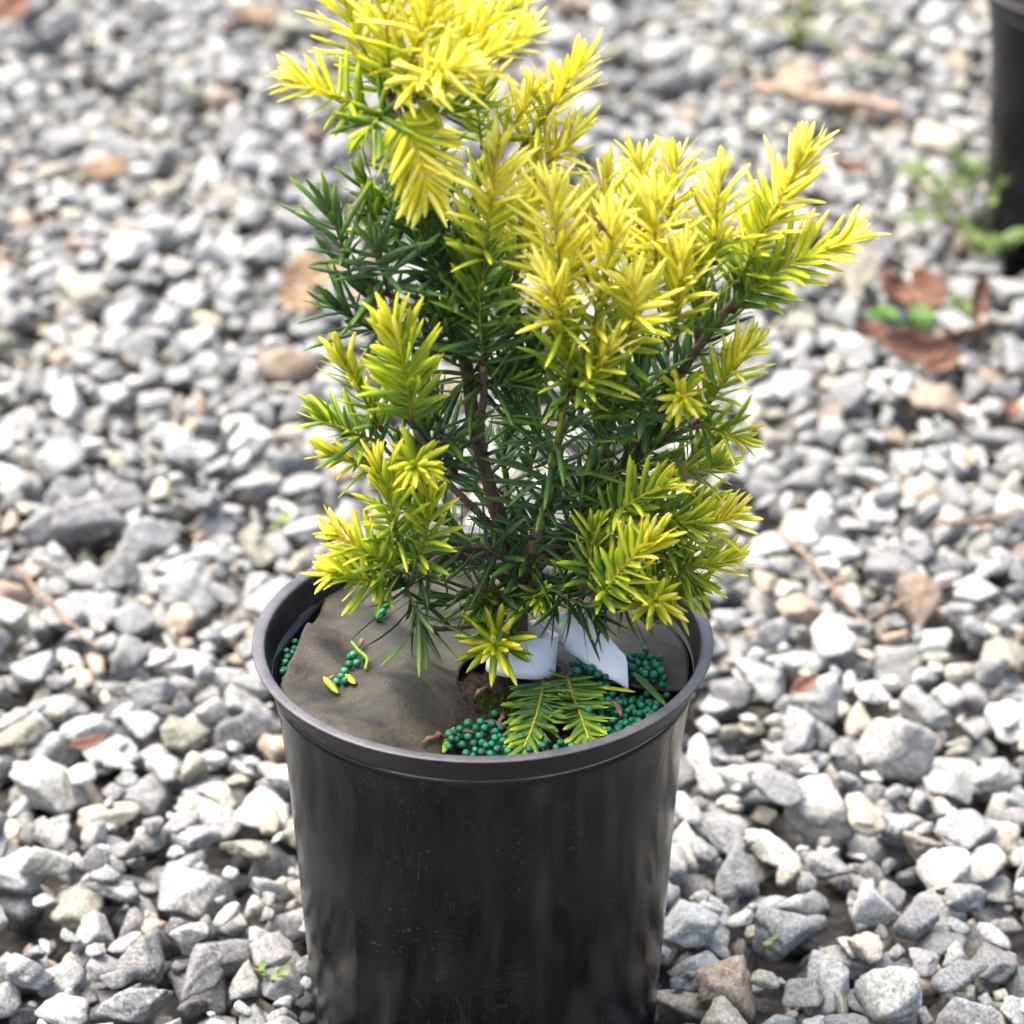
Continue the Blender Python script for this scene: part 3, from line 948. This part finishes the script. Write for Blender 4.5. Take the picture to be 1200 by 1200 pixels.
branch_needles([(552, 470, -4), (540, 400, -6), (528, 340, -6), (512, 280, -6)], 0.04, 0.10)
branch_needles([(512, 280, -4), (494, 225, -4), (474, 160, 0)], 0.10, 0.24)
branch_needles([(596, 640, -10), (580, 590, -10), (562, 520, -8)], 0.03, 0.06, sp=6)
shoot([(641, 596, 8), (648, 540, 12), (656, 500, 14), (664, 462, 15)], 0.06, 0.22, 60, flat=0.0, sp=3.2, stemr=4.6, al0=78, al1=60, up=0.0, wpx=7.4, skip=0.0)
branch_needles([(606, 690, 0), (622, 645, 4), (640, 598, 8)], 0.03, 0.06, 58, sp=3.4)
branch_needles([(655, 650, -8), (700, 590, -6), (745, 520, -4)], 0.04, 0.08, sp=4.0)
branch_needles([(535, 560, -2), (520, 520, 4), (510, 480, 8)], 0.04, 0.08, sp=4.0)
branch_needles([(600, 660, 4), (560, 640, 8), (520, 650, 8)], 0.03, 0.06, 56, sp=4.0)
branch_needles([(604, 700, 2), (560, 690, 8), (530, 700, 10)], 0.03, 0.07, 54, sp=4.0)
shoot([(640, 690, 4), (672, 704, 14), (694, 716, 20)], 0.04, 0.08, 58, sp=3.4, up=-0.35, flat=0.0, al0=90, al1=50)
shoot([(622, 700, 4), (600, 724, 8), (588, 738, 10)], 0.04, 0.08, 52, sp=3.8, up=-0.2, flat=0.0, al0=90, al1=50)
shoot([(690, 680, 8), (725, 704, 12), (748, 714, 14)], 0.05, 0.1, 50, sp=4.0, up=-0.3, flat=0.1, al0=90, al1=50)
shoot([(610, 690, -10), (650, 680, -16), (700, 668, -20)], 0.04, 0.1, 52, sp=4)
# inner and rear shoots that fill the shrub
back = [((600, 600, -24), (590, 540, -34), (600, 490, -38), .04, .12), ((620, 560, -26), (630, 500, -34), (625, 450, -38), .05, .2),
        ((690, 560, -26), (700, 500, -34), (708, 450, -38), .05, .2), ((720, 520, -22), (745, 460, -30), (760, 420, -32), .06, .3),
        ((570, 420, -26), (590, 350, -32), (600, 300, -34), .08, .4), ((540, 330, -24), (550, 270, -32), (560, 220, -34), .1, .5),
        ((640, 440, -22), (650, 370, -30), (660, 310, -34), .15, .7), ((720, 420, -24), (735, 350, -32), (750, 300, -36), .2, .9),
        ((780, 420, -20), (800, 350, -26), (815, 290, -28), .2, .9), ((660, 620, -24), (720, 620, -32), (770, 620, -36), .06, .3),
        ((560, 640, -24), (520, 610, -30), (490, 580, -32), .05, .2), ((520, 470, -18), (490, 440, -24), (465, 420, -26), .04, .2),
        ((690, 650, -14), (740, 690, -14), (770, 680, -14), .05, .2), ((500, 300, -16), (480, 270, -22), (465, 250, -24), .05, .2),
        ((640, 520, -6), (600, 470, -6), (590, 440, -4), .04, .12), ((680, 480, 0), (700, 470, 6), (730, 470, 10), .06, .2),
        ((640, 400, 4), (610, 390, 8), (600, 370, 10), .10, .3), ((610, 480, 2), (620, 440, 6), (622, 410, 8), .05, .16),
        ((700, 640, 2), (680, 600, 6), (690, 560, 8), .05, .14), ((520, 560, 6), (505, 520, 12), (500, 500, 14), .04, .1),
        ((480, 600, 4), (470, 560, 6), (470, 530, 6), .08, .25), ((500, 440, 2), (505, 400, 6), (510, 380, 8), .04, .14),
        ((740, 560, -4), (770, 500, -2), (780, 470, 0), .06, .2), ((790, 560, -8), (815, 530, -8), (830, 520, -8), .2, .5)]
for A_, B_, C_, g0, g1 in back:
    shoot([A_, B_, C_], g0, g1, 48, sp=3.8, flat=0.1)
# low sprays lying on the soil at the front rim
UPV = unit(np.array([0.0, -0.35, 1.0]))
shoot([(638, 796, 8), (632, 826, 26), (624, 852, 40), (614, 876, 50)], 0.06, 0.34, 35, flat=0.93, sp=2.9, fn=UPV, al0=66, al1=30, up=0.0, wpx=9)
shoot([(664, 790, 6), (672, 818, 21), (682, 842, 34), (690, 866, 46)], 0.20, 0.40, 36, flat=0.90, sp=2.9, fn=UPV, al0=68, al1=34, up=0.0, wpx=9)

# ------------------------------------------------------------------ build the yew
A = {k: np.array(v) for k, v in ND.items()}
NN = len(A['L'])
Dn, Nn_ = unit(A['D']), A['N']
Sd = unit(np.cross(Dn, Nn_)); Nn_ = unit(np.cross(Sd, Dn))
L, W, Cc = A['L'][:, None], A['W'][:, None], A['C'][:, None]
tw = rng.normal(0, 0.35, (NN, 1))
rings = []
nds = []
for t, wv in zip(TT, WW):
    ctr = A['P'] + Dn * L * t + Nn_ * Cc * L * t * t * 1.6
    tan = unit(Dn + Nn_ * Cc * t * 3.2)
    nl_ = unit(Nn_ - np.sum(Nn_ * tan, 1, keepdims=True) * tan)
    ang = tw * t
    s0 = np.cross(tan, nl_)
    s_ = s0 * np.cos(ang) + nl_ * np.sin(ang); n_ = nl_ * np.cos(ang) - s0 * np.sin(ang)
    hw = W * 0.5 * wv
    th = 0.04 * W * wv
    rings.append(np.stack([ctr + s_ * hw, ctr + n_ * th, ctr - s_ * hw, ctr - n_ * th * 0.75], 1))
    a_ = A['A']
    one = np.ones(NN)
    nds.append(np.stack([np.stack([a_, one * t, one * e, one * sd_], 1) for e, sd_ in ((1, .5), (0, 1), (1, .5), (0, 0))], 1))
NV = np.stack(rings, 1).reshape(NN, -1, 3)          # (NN, rings*4, 3)
NA = np.stack(nds, 1).reshape(NN, -1, 4)
nrg = len(TT)
NF = []
for i in range(nrg - 1):
    for k in range(4):
        a = i * 4 + k; b = i * 4 + (k + 1) % 4
        NF.append((a, a + 4, b + 4, b))
NF = np.array(NF)
print('needles', NN)
# keep needles out of the soil, the mat and the pot wall
keep = []
for i in range(NN):
    tipp = NV[i, -1]; mid = NV[i, 4 * 4]
    ok = True
    for q in (tipp, mid):
        r = math.hypot(q[0], q[1])
        if r < 0.0755 and q[2] < floor_h(q[0], q[1]) + 0.0003: ok = False
        if 0.0745 < r < 0.0835 and q[2] < 0.1728: ok = False
        if r >= 0.0840 and q[2] < 0.14: ok = False
    keep.append(ok)
keep = np.array(keep)
# the needles that show largest, unobstructed, become parts of their own
bvh_V = NV[keep].reshape(-1, 3)
bvh_F = (NF[None] + (np.arange(keep.sum()) * nrg * 4)[:, None, None]).reshape(-1, 4)
bvh = BVHTree.FromPolygons([Vector(v) for v in bvh_V], [tuple(map(int, f)) for f in bvh_F])
score = np.zeros(NN)
kidx = np.nonzero(keep)[0]
for n_i, i in enumerate(kidx):
    q = NV[i].reshape(nrg, 4, 3)
    b2 = [project(q[0, 1]), project(q[-1, 1])]
    w2 = [project(q[3, 0]), project(q[3, 2]), project(q[3, 1]), project(q[3, 3])]
    ln = math.hypot(b2[0][0] - b2[1][0], b2[0][1] - b2[1][1])
    wd = max(math.hypot(w2[0][0] - w2[1][0], w2[0][1] - w2[1][1]), 1.5)
    vis = 0
    for rg in (2, 3, 4, 5, 6):
        c = Vector(q[rg].mean(0)); dv = (CAMV - c)
        dist = dv.length; dv.normalize()
        hit = bvh.ray_cast(c + dv * 0.0012, dv, dist)
        pxy = project(np.array(c))
        vis += (hit[0] is None) and 0 < pxy[0] < 1200 and 0 < pxy[1] < 1200
    score[i] = ln * wd * vis / 5
big = set(np.argsort(-score)[:300].tolist())

base = at(611, 757, -14)
yew = tag(link('yew_shrub', None), 'young golden yew with yellow tips and dark green inner needles in the black pot', 'shrub')
yew.location = base


def yew_part(name, V, F, mat, parent, col=None, smooth=True):
    V = np.asarray(V, float) - base
    me = mesh_np(name, V, F, smooth) if isinstance(F, np.ndarray) else mesh_py(name, V, F, smooth)
    if col is not None: set_col(me, 'nd', col)
    return link(name, me, mat, parent)


def wood(name, pts, r0, r1, c0=(0.13, 0.082, 0.060), c1=(0.15, 0.095, 0.068)):
    P = catmull([at(*p) for p in pts], 30)
    R = np.linspace(r0, r1, 30) * PXM * (1 + 0.10 * np.sin(np.arange(30) * 1.9) + 0.06 * np.sin(np.arange(30) * 4.7))
    V, F = tube(P, R, 9)
    C = []
    for i in range(30):
        c = np.array(c0) + (np.array(c1) - np.array(c0)) * i / 29
        C += [(*c, 1)] * 9
    return yew_part(name, V, F, MAT['stem'], yew, C)


wood('trunk', [(611, 775, -15), (609, 735, -14), (606, 700, -13), (596, 640, -12), (578, 585, -10), (556, 500, -8), (545, 420, -7), (525, 330, -6), (500, 250, -4), (474, 160, 0), (457, 112, 2)], 11, 5.5)
wood('branch', [(606, 702, -12), (612, 680, -2), (622, 645, 4), (641, 598, 8)], 9, 8)
wood('branch', [(664, 464, 15), (680, 430, 16), (690, 405, 18)], 4, 3.4)
wood('branch', [(608, 690, -12), (650, 640, -10), (700, 580, -6), (750, 515, -2), (790, 450, 0), (825, 398, 2), (862, 350, 0)], 8, 4.5)
wood('branch', [(606, 700, -12), (580, 670, 0), (530, 650, 8), (490, 672, 18), (474, 680, 20)], 6, 4.5)
wood('branch', [(596, 640, -12), (560, 600, 0), (520, 560, 8), (486, 505, 18)], 5, 3.6)
wood('branch', [(530, 350, -6), (490, 362, 2), (455, 345, 6), (415, 332, 6)], 4, 3)
wood('branch', [(560, 520, -8), (567, 460, 4), (566, 428, 12)], 5, 4)
wood('branch', [(608, 690, -12), (660, 680, -2), (700, 700, 14), (704, 704, 24)], 5.5, 4)
wood('branch', [(650, 640, -10), (700, 640, -4), (752, 642, 6)], 5, 4)
wood('branch', [(720, 555, -6), (770, 520, 0), (818, 497, 4)], 4, 3.5)
wood('branch', [(600, 720, -13), (540, 735, 0), (500, 735, 16), (492, 728, 26)], 4.5, 3)
wood('branch', [(545, 420, -7), (600, 340, -8), (612, 230, -7)], 4.5, 3.4)
wood('branch', [(700, 580, -6), (720, 480, -4), (740, 400, -6), (750, 290, -6)], 4.5, 3.2)
wood('branch', [(610, 745, -13), (632, 770, -6), (640, 796, 4)], 3.4, 2.6)
wood('branch', [(610, 750, -13), (645, 772, -8), (664, 790, 2)], 3.2, 2.4)

shoot_obj = []
for V, F, C in shoots:
    shoot_obj.append(yew_part('shoot', V, F, MAT['stem'], yew, C))
for i in sorted(big):
    yew_part('needle', NV[i], NF, MAT['needle'], shoot_obj[int(A['S'][i])], NA[i])
rest = np.array([i for i in kidx if i not in big])
rv = NV[rest].reshape(-1, 3)
rf = (NF[None] + (np.arange(len(rest)) * nrg * 4)[:, None, None]).reshape(-1, 4)
tag(yew_part('needles', rv, rf, MAT['needle'], yew, NA[rest].reshape(-1, 4)), kind='stuff')

# ------------------------------------------------------------------ white tag
def strip(rows, name, mat, thick=0.0004, nsub=6):
    """rows: list of (edge a, edge b) points; smooth strip between them"""
    a = catmull([r[0] for r in rows], len(rows) * 5); b = catmull([r[1] for r in rows], len(rows) * 5)
    V = []; F = []
    for p, q in zip(a, b):
        for k in range(nsub + 1): V.append(p + (q - p) * k / nsub)
    for i in range(len(a) - 1):
        for k in range(nsub):
            s = i * (nsub + 1) + k
            F.append((s, s + 1, s + nsub + 2, s + nsub + 1))
    o = link(name, mesh_py(name, V, F), mat)
    md = o.modifiers.new('thick', 'SOLIDIFY'); md.thickness = thick; md.offset = 0
    return o


rows = []
cc = np.array([0.0140, 0.0025, 0.1640]); ax = unit(np.array([0.08, 0.34, 0.93]))
e1 = unit(np.cross(ax, [0, 1, 0])); e2 = np.cross(ax, e1)
for k in range(13):                          # loop round the stem, opening at the back right
    a = rad(-75 - 25 * k)
    rr = e1 * math.cos(a) * 0.0125 + e2 * math.sin(a) * 0.0118
    c = cc + rr
    rows.append((c - ax * 0.0074, c + ax * 0.0074))
tail = [((664, 762, -4), (690, 722, -6)), ((684, 776, 2), (706, 738, 0)), ((706, 792, 8), (722, 757, 6)), ((724, 800, 12), (732, 768, 10)), ((737, 810, 13), (735, 776, 11))]
tagroot = tag(link('plant_tag', None), 'white wrap-around plant tag looped on the yew stem', 'plant tag')
tagroot.location = (0, 0, 0)
o = strip(rows, 'loop', MAT['tag']); o.parent = tagroot
o = strip([(rows[0][0], rows[0][1]), (at(650, 755, -12), at(668, 716, -12))] + [(at(*a), at(*b)) for a, b in tail], 'tail', MAT['tag']); o.parent = tagroot

# ------------------------------------------------------------------ litter in the pot
def chip(p0, p1, wdt, name, mat, label, cat, bend=0.15, flatz=0.35):
    p0, p1 = np.asarray(p0), np.asarray(p1)
    n_ = 9; ln = np.linalg.norm(p1 - p0)
    P = [p0 + (p1 - p0) * i / (n_ - 1) + np.array([0, 0, bend * ln * math.sin(math.pi * i / (n_ - 1))]) + rng.normal(0, 0.02 * ln, 3) * (0 < i < n_ - 1) for i in range(n_)]
    R = [wdt * (0.35 + 0.65 * math.sin(math.pi * min(0.97, max(0.05, i / (n_ - 1)))) ** 0.7) for i in range(n_)]
    V, F = tube(P, R, 7)
    V = np.array(V); c = np.repeat(np.array(P), 7, 0)
    V[:, 2] = c[:, 2] + (V[:, 2] - c[:, 2]) * flatz
    me = mesh_py(name, V - p0, F)
    o = link(name, me, mat); o.location = p0
    return tag(o, label, cat)


def on_floor(px, py, z=0.156, lift=0.0008):
    p = atz(px, py, z)
    for _ in range(3):
        p = atz(px, py, floor_h(p[0], p[1]) + lift)
    return p


for (a, b, wd, lb) in [((494, 871), (536, 866), 4.0, 'long dark brown bark chip at the front edge of the weed mat'),
                       ((536, 857), (566, 862), 4.5, 'dark bark chip behind the front bead heap'),
                       ((568, 846), (592, 854), 4.5, 'reddish bark chip leaning left of the low yew spray'),
                       ((586, 852), (592, 836), 3.0, 'thin upright bark sliver left of the low yew spray'),
                       ((586, 880), (600, 874), 3.5, 'pale brown bark flake among the front beads'),
                       ((556, 818), (574, 806), 3.6, 'reddish brown bark chip on soil below the big lime rosette'),
                       ((716, 822), (728, 840), 3.6, 'small red brown bark chip on top of the bead pile'),
                       ((683, 771), (690, 774), 3.5, 'tiny tan bark crumb beside the white tag tail'),
                       ((322, 752), (336, 728), 2.6, 'brown bark sliver standing by the left rim'),
                       ((384, 802), (392, 791), 2.6, 'pinkish brown bark flake beside the dropped yellow needle'),
                       ((420, 760), (426, 748), 3.2, 'tan bark flake at the end of the bead row on the mat')]:
    lift = 0.0075 if (a[0] > 700) else 0.0012
    chip(on_floor(*a, lift=lift), on_floor(*b, lift=lift), wd * PXM, 'bark_chip', MAT['bark'], lb, 'bark chip')


def lone_needle(a, b, age, label, lift=0.0012, wpx=9):
    p0, p1 = on_floor(*a, lift=lift), on_floor(*b, lift=lift)
    d = unit(p1 - p0); L_ = np.linalg.norm(p1 - p0); nr_ = unit(np.array([0, -0.3, 1.0])); s_ = unit(np.cross(d, nr_)); nr_ = np.cross(s_, d)
    V = []; at_ = []
    for t, wv in zip(TT, WW):
        c = d * L_ * t + nr_ * 0.10 * L_ * t * (1 - t)
        hw = wpx * PXM * 0.5 * wv; th = 0.3 * hw
        V += [c + s_ * hw, c + nr_ * th, c - s_ * hw, c - nr_ * th]
        at_ += [(age, t, 1, .5), (age, t, 0, 1), (age, t, 1, .5), (age, t, 0, 0)]
    me = mesh_py('fallen_needle', V, [tuple(map(int, f)) for f in NF])
    set_col(me, 'nd', at_)
    o = link('fallen_needle', me, MAT['needle']); o.location = p0
    tag(o, label, 'needle')


lone_needle((396, 812), (379, 793), 0.52, 'fallen yellow green needle on the mat below the bead row')
lone_needle((416, 801), (405, 790), 0.62, 'short yellow needle tip on the mat beside the bead row')
lone_needle((520, 882), (532, 852), 0.50, 'upright lime needle fragment at the front edge of the mat')
lone_needle((698, 805), (745, 811), 0.66, 'pale yellow fallen needle across the bead pile', lift=0.0072, wpx=6)
lone_needle((742, 788), (782, 828), 0.18, 'dull green fallen needle at the right end of the bead pile', lift=0.0062, wpx=9)
# curled yellow strip on the mat
P = catmull([on_floor(412, 752, lift=0.002), on_floor(420, 762, lift=0.003), on_floor(430, 772, lift=0.003), on_floor(428, 784, lift=0.002)], 16)
V, F = tube(P, [2.4 * PXM * (0.5 + 0.5 * math.sin(math.pi * (i + 2) / 20)) for i in range(16)], 6)
me = mesh_py('curled_needle', V, F); set_col(me, 'nd', [(0.42, 0.5, 0.5, 0.8)] * len(V))
tag(link('curled_needle', me, MAT['needle']), 'curled yellowish dead needle over the bead row', 'needle')

chip(at(693, 252, 40), at(716, 280, 40), 2.6 * PXM, 'dead_needle', MAT['bark'], 'dead brown needle caught among the yellow yew tips', 'needle', 0.05, 0.5)
# moss tuft below the tag
mv, mf = [], []
mc = atz(588, 822, 0.1535)
for _ in range(700):
    a, r = rng.uniform(0, 6.28), 0.0085 * math.sqrt(rng.random())
    x, y = mc[0] + r * math.cos(a) * 1.25, mc[1] + r * math.sin(a)
    h = 0.0012 + 0.0022 * rng.random(); z = soil_h(x, y) - 0.0004
    dx, dy = rng.normal(0, 0.0007, 2); wv = rng.uniform(0.0002, 0.0004); a2 = rng.uniform(0, 6.28)
    k = len(mv)
    mv += [(x - wv * math.cos(a2), y - wv * math.sin(a2), z), (x + wv * math.cos(a2), y + wv * math.sin(a2), z), (x + dx, y + dy, z + h)]
    mf.append((k, k + 1, k + 2))
tag(link('moss', mesh_py('moss', mv, mf, False), MAT['moss']), 'small olive moss tuft on the soil below the tag', 'moss', kind='stuff')

# ------------------------------------------------------------------ litter on the gravel
def twig(pts, r0, r1, mat, label, name='twig', cat='twig', lift=0.003):
    P = [atz(px, py, 0.004) for px, py in pts]
    P = catmull(P, 18)
    for p in P: p[2] = 0
    hs = np.array([gravel_top(p[0], p[1], 0.006) for p in P])
    hs = np.maximum(hs, np.convolve(np.pad(hs, 3, 'edge'), np.ones(7) / 7, 'valid')) * 0.6 + 0.4 * hs.max()
    P[:, 2] = hs + r0 * 0.6
    P += rng.normal(0, 0.0007, P.shape)
    V, F = tube(P, 0.72 * np.linspace(r0, r1, 18) * (1 + 0.22 * np.sin(np.arange(18) * 2.3) * (np.arange(18) % 3 == 0)), 7)
    c = P[0].copy()
    o = link(name, mesh_py(name, np.array(V) - c, F), mat); o.location = c
    return tag(o, label, cat)


twig([(22, 690), (60, 742), (118, 790)], 0.0019, 0.0011, MAT['twig'], 'thin brown twig on the gravel left of the pot')
twig([(40, 705), (58, 690), (95, 682)], 0.0012, 0.0008, MAT['twig'], 'short side twig crossing the brown twig at left')
twig([(912, 648), (960, 700), (1014, 758)], 0.0016, 0.0010, MAT['twig'], 'thin pale twig slanting down right of the yew')
twig([(1014, 756), (1070, 736), (1132, 722)], 0.0014, 0.0010, MAT['twig'], 'thin twig lying level below the reddish leaves')
twig([(1092, 642), (1150, 636), (1215, 628)], 0.0020, 0.0013, MAT['twig'], 'brown twig reaching in from the right edge')
twig([(886, 128), (960, 142), (1054, 160)], 0.0055, 0.0050, MAT['stick'], 'blurred pale tan stick lying on the gravel behind the yew', 'stick', 'stick')


def leaf_mesh(name, ln, wd, curl=0.3, fold=0.25, nseg=10, seed=0, jag=0.08):
    r = np.random.default_rng(seed)
    V = []; F = []
    m = 4
    for i in range(nseg + 1):
        t = i / nseg
        w_ = wd * math.sin(math.pi * min(0.985, 0.03 + 0.97 * t)) ** 0.75 * (1 + r.normal(0, jag))
        for k in range(-m, m + 1):
            v = k / m
            V.append((ln * (t - 0.5), w_ * 0.5 * v, fold * w_ * abs(v) ** 1.4 + curl * ln * (t - 0.45) ** 2 * 2 + r.normal(0, 0.015 * wd)))
    c = 2 * m + 1
    for i in range(nseg):
        for k in range(2 * m):
            F.append((i * c + k, i * c + k + 1, (i + 1) * c + k + 1, (i + 1) * c + k))
    return mesh_py(name, V, F)


def dead_leaf(px, py, ln, wd, rz, tilt, mat, label, seed, curl=0.4):
    p = atz(px, py, 0.008)
    ln, wd = ln * 0.78, wd * 0.78
    me = leaf_mesh('dead_leaf', ln, wd, curl, 0.3, 10, seed, 0.12)
    o = link('dead_leaf', me, mat)
    o.location = (p[0], p[1], gravel_top(p[0], p[1], 0.010) + 0.002)
    o.rotation_euler = (tilt, rng.normal(0, 0.25), rz)
    md = o.modifiers.new('thick', 'SOLIDIFY'); md.thickness = 0.0005
    tag(o, label, 'dead leaf')


dead_leaf(1042, 372, 0.048, 0.034, 1.2, 0.6, MAT['deadleaf'], 'crumpled red brown dead leaf below the green weed', 1)
dead_leaf(1088, 372, 0.040, 0.024, 2.0, -0.5, MAT['deadleaf'], 'narrow brown dead leaf beside the small green seedling', 2)
dead_leaf(1140, 385, 0.042, 0.020, 1.4, 0.7, MAT['deadleaf'], 'dark brown dead leaf nearest the right pot', 3)
dead_leaf(1020, 415, 0.030, 0.018, 0.4, 0.3, MAT['deadleaf'], 'small brown leaf scrap left of the long curled leaf', 4)
dead_leaf(365, 350, 0.050, 0.034, 0.5, 0.3, MAT['tanleaf'], 'blurred orange tan dead leaf behind the dark left needles', 5)
dead_leaf(352, 384, 0.038, 0.024, 2.2, -0.3, MAT['tanleaf'], 'second smaller tan leaf just below the orange tan leaf', 6)
dead_leaf(125, 222, 0.045, 0.028, 0.2, 0.2, MAT['tanleaf'], 'blurred tan leaf on the gravel at upper left', 7)
dead_leaf(10, 38, 0.060, 0.030, 0.9, 0.3, MAT['deadleaf'], 'blurred brown leaf in the upper left corner', 8)
dead_leaf(298, 42, 0.050, 0.028, 0.1, 0.2, MAT['tanleaf'], 'blurred orange scrap left of the yew top', 9)
dead_leaf(108, 904, 0.022, 0.010, 0.2, 0.2, MAT['deadleaf'], 'dull red leaf scrap between stones at lower left', 10)
dead_leaf(940, 838, 0.020, 0.010, 0.7, 0.3, MAT['deadleaf'], 'rusty brown scrap between stones right of the pot rim', 11)
dead_leaf(990, 228, 0.040, 0.020, 0.6, 0.3, MAT['deadleaf'], 'blurred brown leaf scrap right of the tallest yellow shoot', 12)
dead_leaf(1180, 510, 0.030, 0.014, 1.3, 0.3, MAT['deadleaf'], 'rust coloured leaf scrap near the right edge', 13)

dead_leaf(1075, 432, 0.070, 0.026, 0.25, 0.8, MAT['deadleaf'], 'long curled rust brown dead leaf under the right weeds', 14, 0.15)
dead_leaf(1128, 420, 0.052, 0.022, -0.1, -0.6, MAT['deadleaf'], 'crinkled brown leaf overlapping the long curled one at its right end', 15, 0.3)
dead_leaf(1100, 448, 0.034, 0.014, 0.5, 0.4, MAT['deadleaf'], 'dark leaf scrap in front of the long curled leaf', 16, 0.3)

# ------------------------------------------------------------------ weeds and the second plant
def round_leaf(name, r, n_=10):
    V = [(0, 0, 0)]; F = []
    for ring, rr in ((1, 0.5), (2, 1.0)):
        for k in range(n_):
            a = 2 * math.pi * k / n_
            V.append((r * rr * math.cos(a) + r, r * rr * 0.85 * math.sin(a), 0.18 * r * rr * rr * (1 + 0.3 * math.cos(2 * a))))
    V[0] = (r, 0, 0)
    for k in range(n_):
        F.append((0, 1 + k, 1 + (k + 1) % n_))
        F.append((1 + k, 1 + n_ + k, 1 + n_ + (k + 1) % n_, 1 + (k + 1) % n_))
    return mesh_py(name, V, F)


def weed(name, basep, stems, mat, label, cat='weed', leaf_r=0.007, pairs=4, stem_r=0.0008, lf=None, sc=0.85):
    root = tag(link(name, None), label, cat)
    root.location = basep
    lm = lf or round_leaf('leaf', leaf_r)
    if not lm.materials: lm.materials.append(mat)
    for tipv in stems:
        tipv = np.array(tipv) * sc
        P = catmull([np.zeros(3), tipv * 0.5 + np.array([0, 0, 0.18 * np.linalg.norm(tipv)]), tipv], 12)
        V, F = tube(P, np.linspace(stem_r, stem_r * 0.5, 12), 5)
        st = link('stem', mesh_py('stem', V, F), mat, root)
        for k in range(pairs):
            u = 0.35 + 0.65 * (k + 1) / pairs
            p = P[min(11, int(u * 11))]
            for sg in (0, 1):
                o = link('leaf', lm, None, st)
                o.location = p
                s_ = rng.uniform(0.7, 1.2)
                o.scale = (s_, s_, s_)
                o.rotation_euler = (rng.normal(0, 0.4), rng.normal(-0.25, 0.3), math.atan2(tipv[1], tipv[0]) + (1 if sg else -1) * rng.uniform(0.5, 1.5))
    return root


def gp(px, py):
    p = atz(px, py, 0.0)
    return (p[0], p[1], gravel_top(p[0], p[1], 0.006) - 0.004)


weed('leafy_weed', gp(1140, 300), [(-0.050, 0.0, 0.055), (-0.02, -0.02, 0.075), (0.02, -0.03, 0.06), (0.04, -0.02, 0.04), (-0.055, -0.02, 0.02)], MAT['weed'],
     'bright green round leaved weed beside the right pot', leaf_r=0.0046, pairs=7)
weed('leafy_weed', gp(1100, 275), [(-0.03, 0.0, 0.03), (0.02, -0.02, 0.045), (0.035, 0.01, 0.03), (-0.01, -0.03, 0.02)], MAT['weed'],
     'wispy small leaved weed left of the bright round leaved weed', leaf_r=0.0036, pairs=7)
weed('leafy_weed', gp(1165, 325), [(0.02, -0.01, 0.022), (-0.02, -0.01, 0.018), (0.0, -0.02, 0.02)], MAT['weed'], 'low green weed at the foot of the right pot', leaf_r=0.0085, pairs=3)
weed('seedling', gp(1106, 385), [(0.004, -0.004, 0.020), (-0.014, 0.0, 0.012)], MAT['weed'], 'small green seedling among the brown leaves', leaf_r=0.0085, pairs=2)
weed('seedling', gp(1058, 410), [(0.006, -0.004, 0.012), (-0.012, 0.0, 0.010)], MAT['shrubleaf'], 'tiny dark green seedling left of the long curled leaf', leaf_r=0.006, pairs=2)
weed('seedling', gp(318, 632), [(0.006, -0.004, 0.008)], MAT['weed'], 'tiny green sprout on gravel left of the lowest yew shoots', leaf_r=0.0035, pairs=2)
weed('seedling', gp(318, 1172), [(0.005, -0.003, 0.008), (-0.004, 0.002, 0.006)], MAT['weed'], 'tiny green sprout between stones at bottom left of pot', leaf_r=0.0022, pairs=2)
weed('seedling', gp(893, 1146), [(0.003, -0.003, 0.007)], MAT['weed'], 'tiny green sprout between stones at bottom right', leaf_r=0.0020, pairs=2)


def blade_tuft(px, py, blades, label):
    root = tag(link('grass_tuft', None), label, 'grass')
    root.location = gp(px, py)
    for tipv, wd in blades:
        tipv = np.array(tipv)
        P = catmull([np.zeros(3), tipv * 0.45 + np.array([0, 0, 0.25 * np.linalg.norm(tipv)]), tipv], 12)
        sd = unit(np.cross(tipv, [0, 0, 1.0]))
        V = []; F = []
        for i, p in enumerate(P):
            ww = wd * (1 - (i / 11.5) ** 2)
            V += [p - sd * ww, p + np.array([0, 0, 0.3 * ww]), p + sd * ww]
        for i in range(11):
            for k in range(2): F.append((i * 3 + k, i * 3 + k + 1, i * 3 + k + 4, i * 3 + k + 3))
        o = link('blade', mesh_py('blade', V, F), MAT['grass'], root)
        md = o.modifiers.new('thick', 'SOLIDIFY'); md.thickness = 0.0003


blade_tuft(932, 70, [((0.012, -0.01, 0.085), .004), ((0.085, 0.01, 0.045), .0022), ((-0.045, -0.03, 0.020), .003), ((-0.03, 0.02, 0.06), .003), ((0.03, 0.02, 0.10), .003), ((0.10, -0.03, 0.01), .002)],
           'blurred yellow green grass tuft on gravel at the top right')
blade_tuft(995, 108, [((0.03, -0.03, 0.02), .002), ((-0.03, 0.02, 0.03), .002)], 'small faint grass sprig below the grass tuft')
# the shrub in the second pot
lfm = leaf_mesh('leaf', 0.040, 0.020, 0.2, 0.2, 8, 21, 0.02)
for v in lfm.vertices: v.co.x += 0.020
weed('leafy_shrub', (POT2[0], POT2[1], 0.151), [(-0.085, -0.055, 0.060), (-0.06, 0.05, 0.12), (0.03, -0.06, 0.14), (0.07, 0.05, 0.11), (0.0, 0.0, 0.20), (-0.02, -0.07, 0.09)], MAT['shrubleaf'],
     'green leafy shrub in the pot at the right edge', 'shrub', pairs=5, stem_r=0.0016, lf=lfm, sc=1.0)
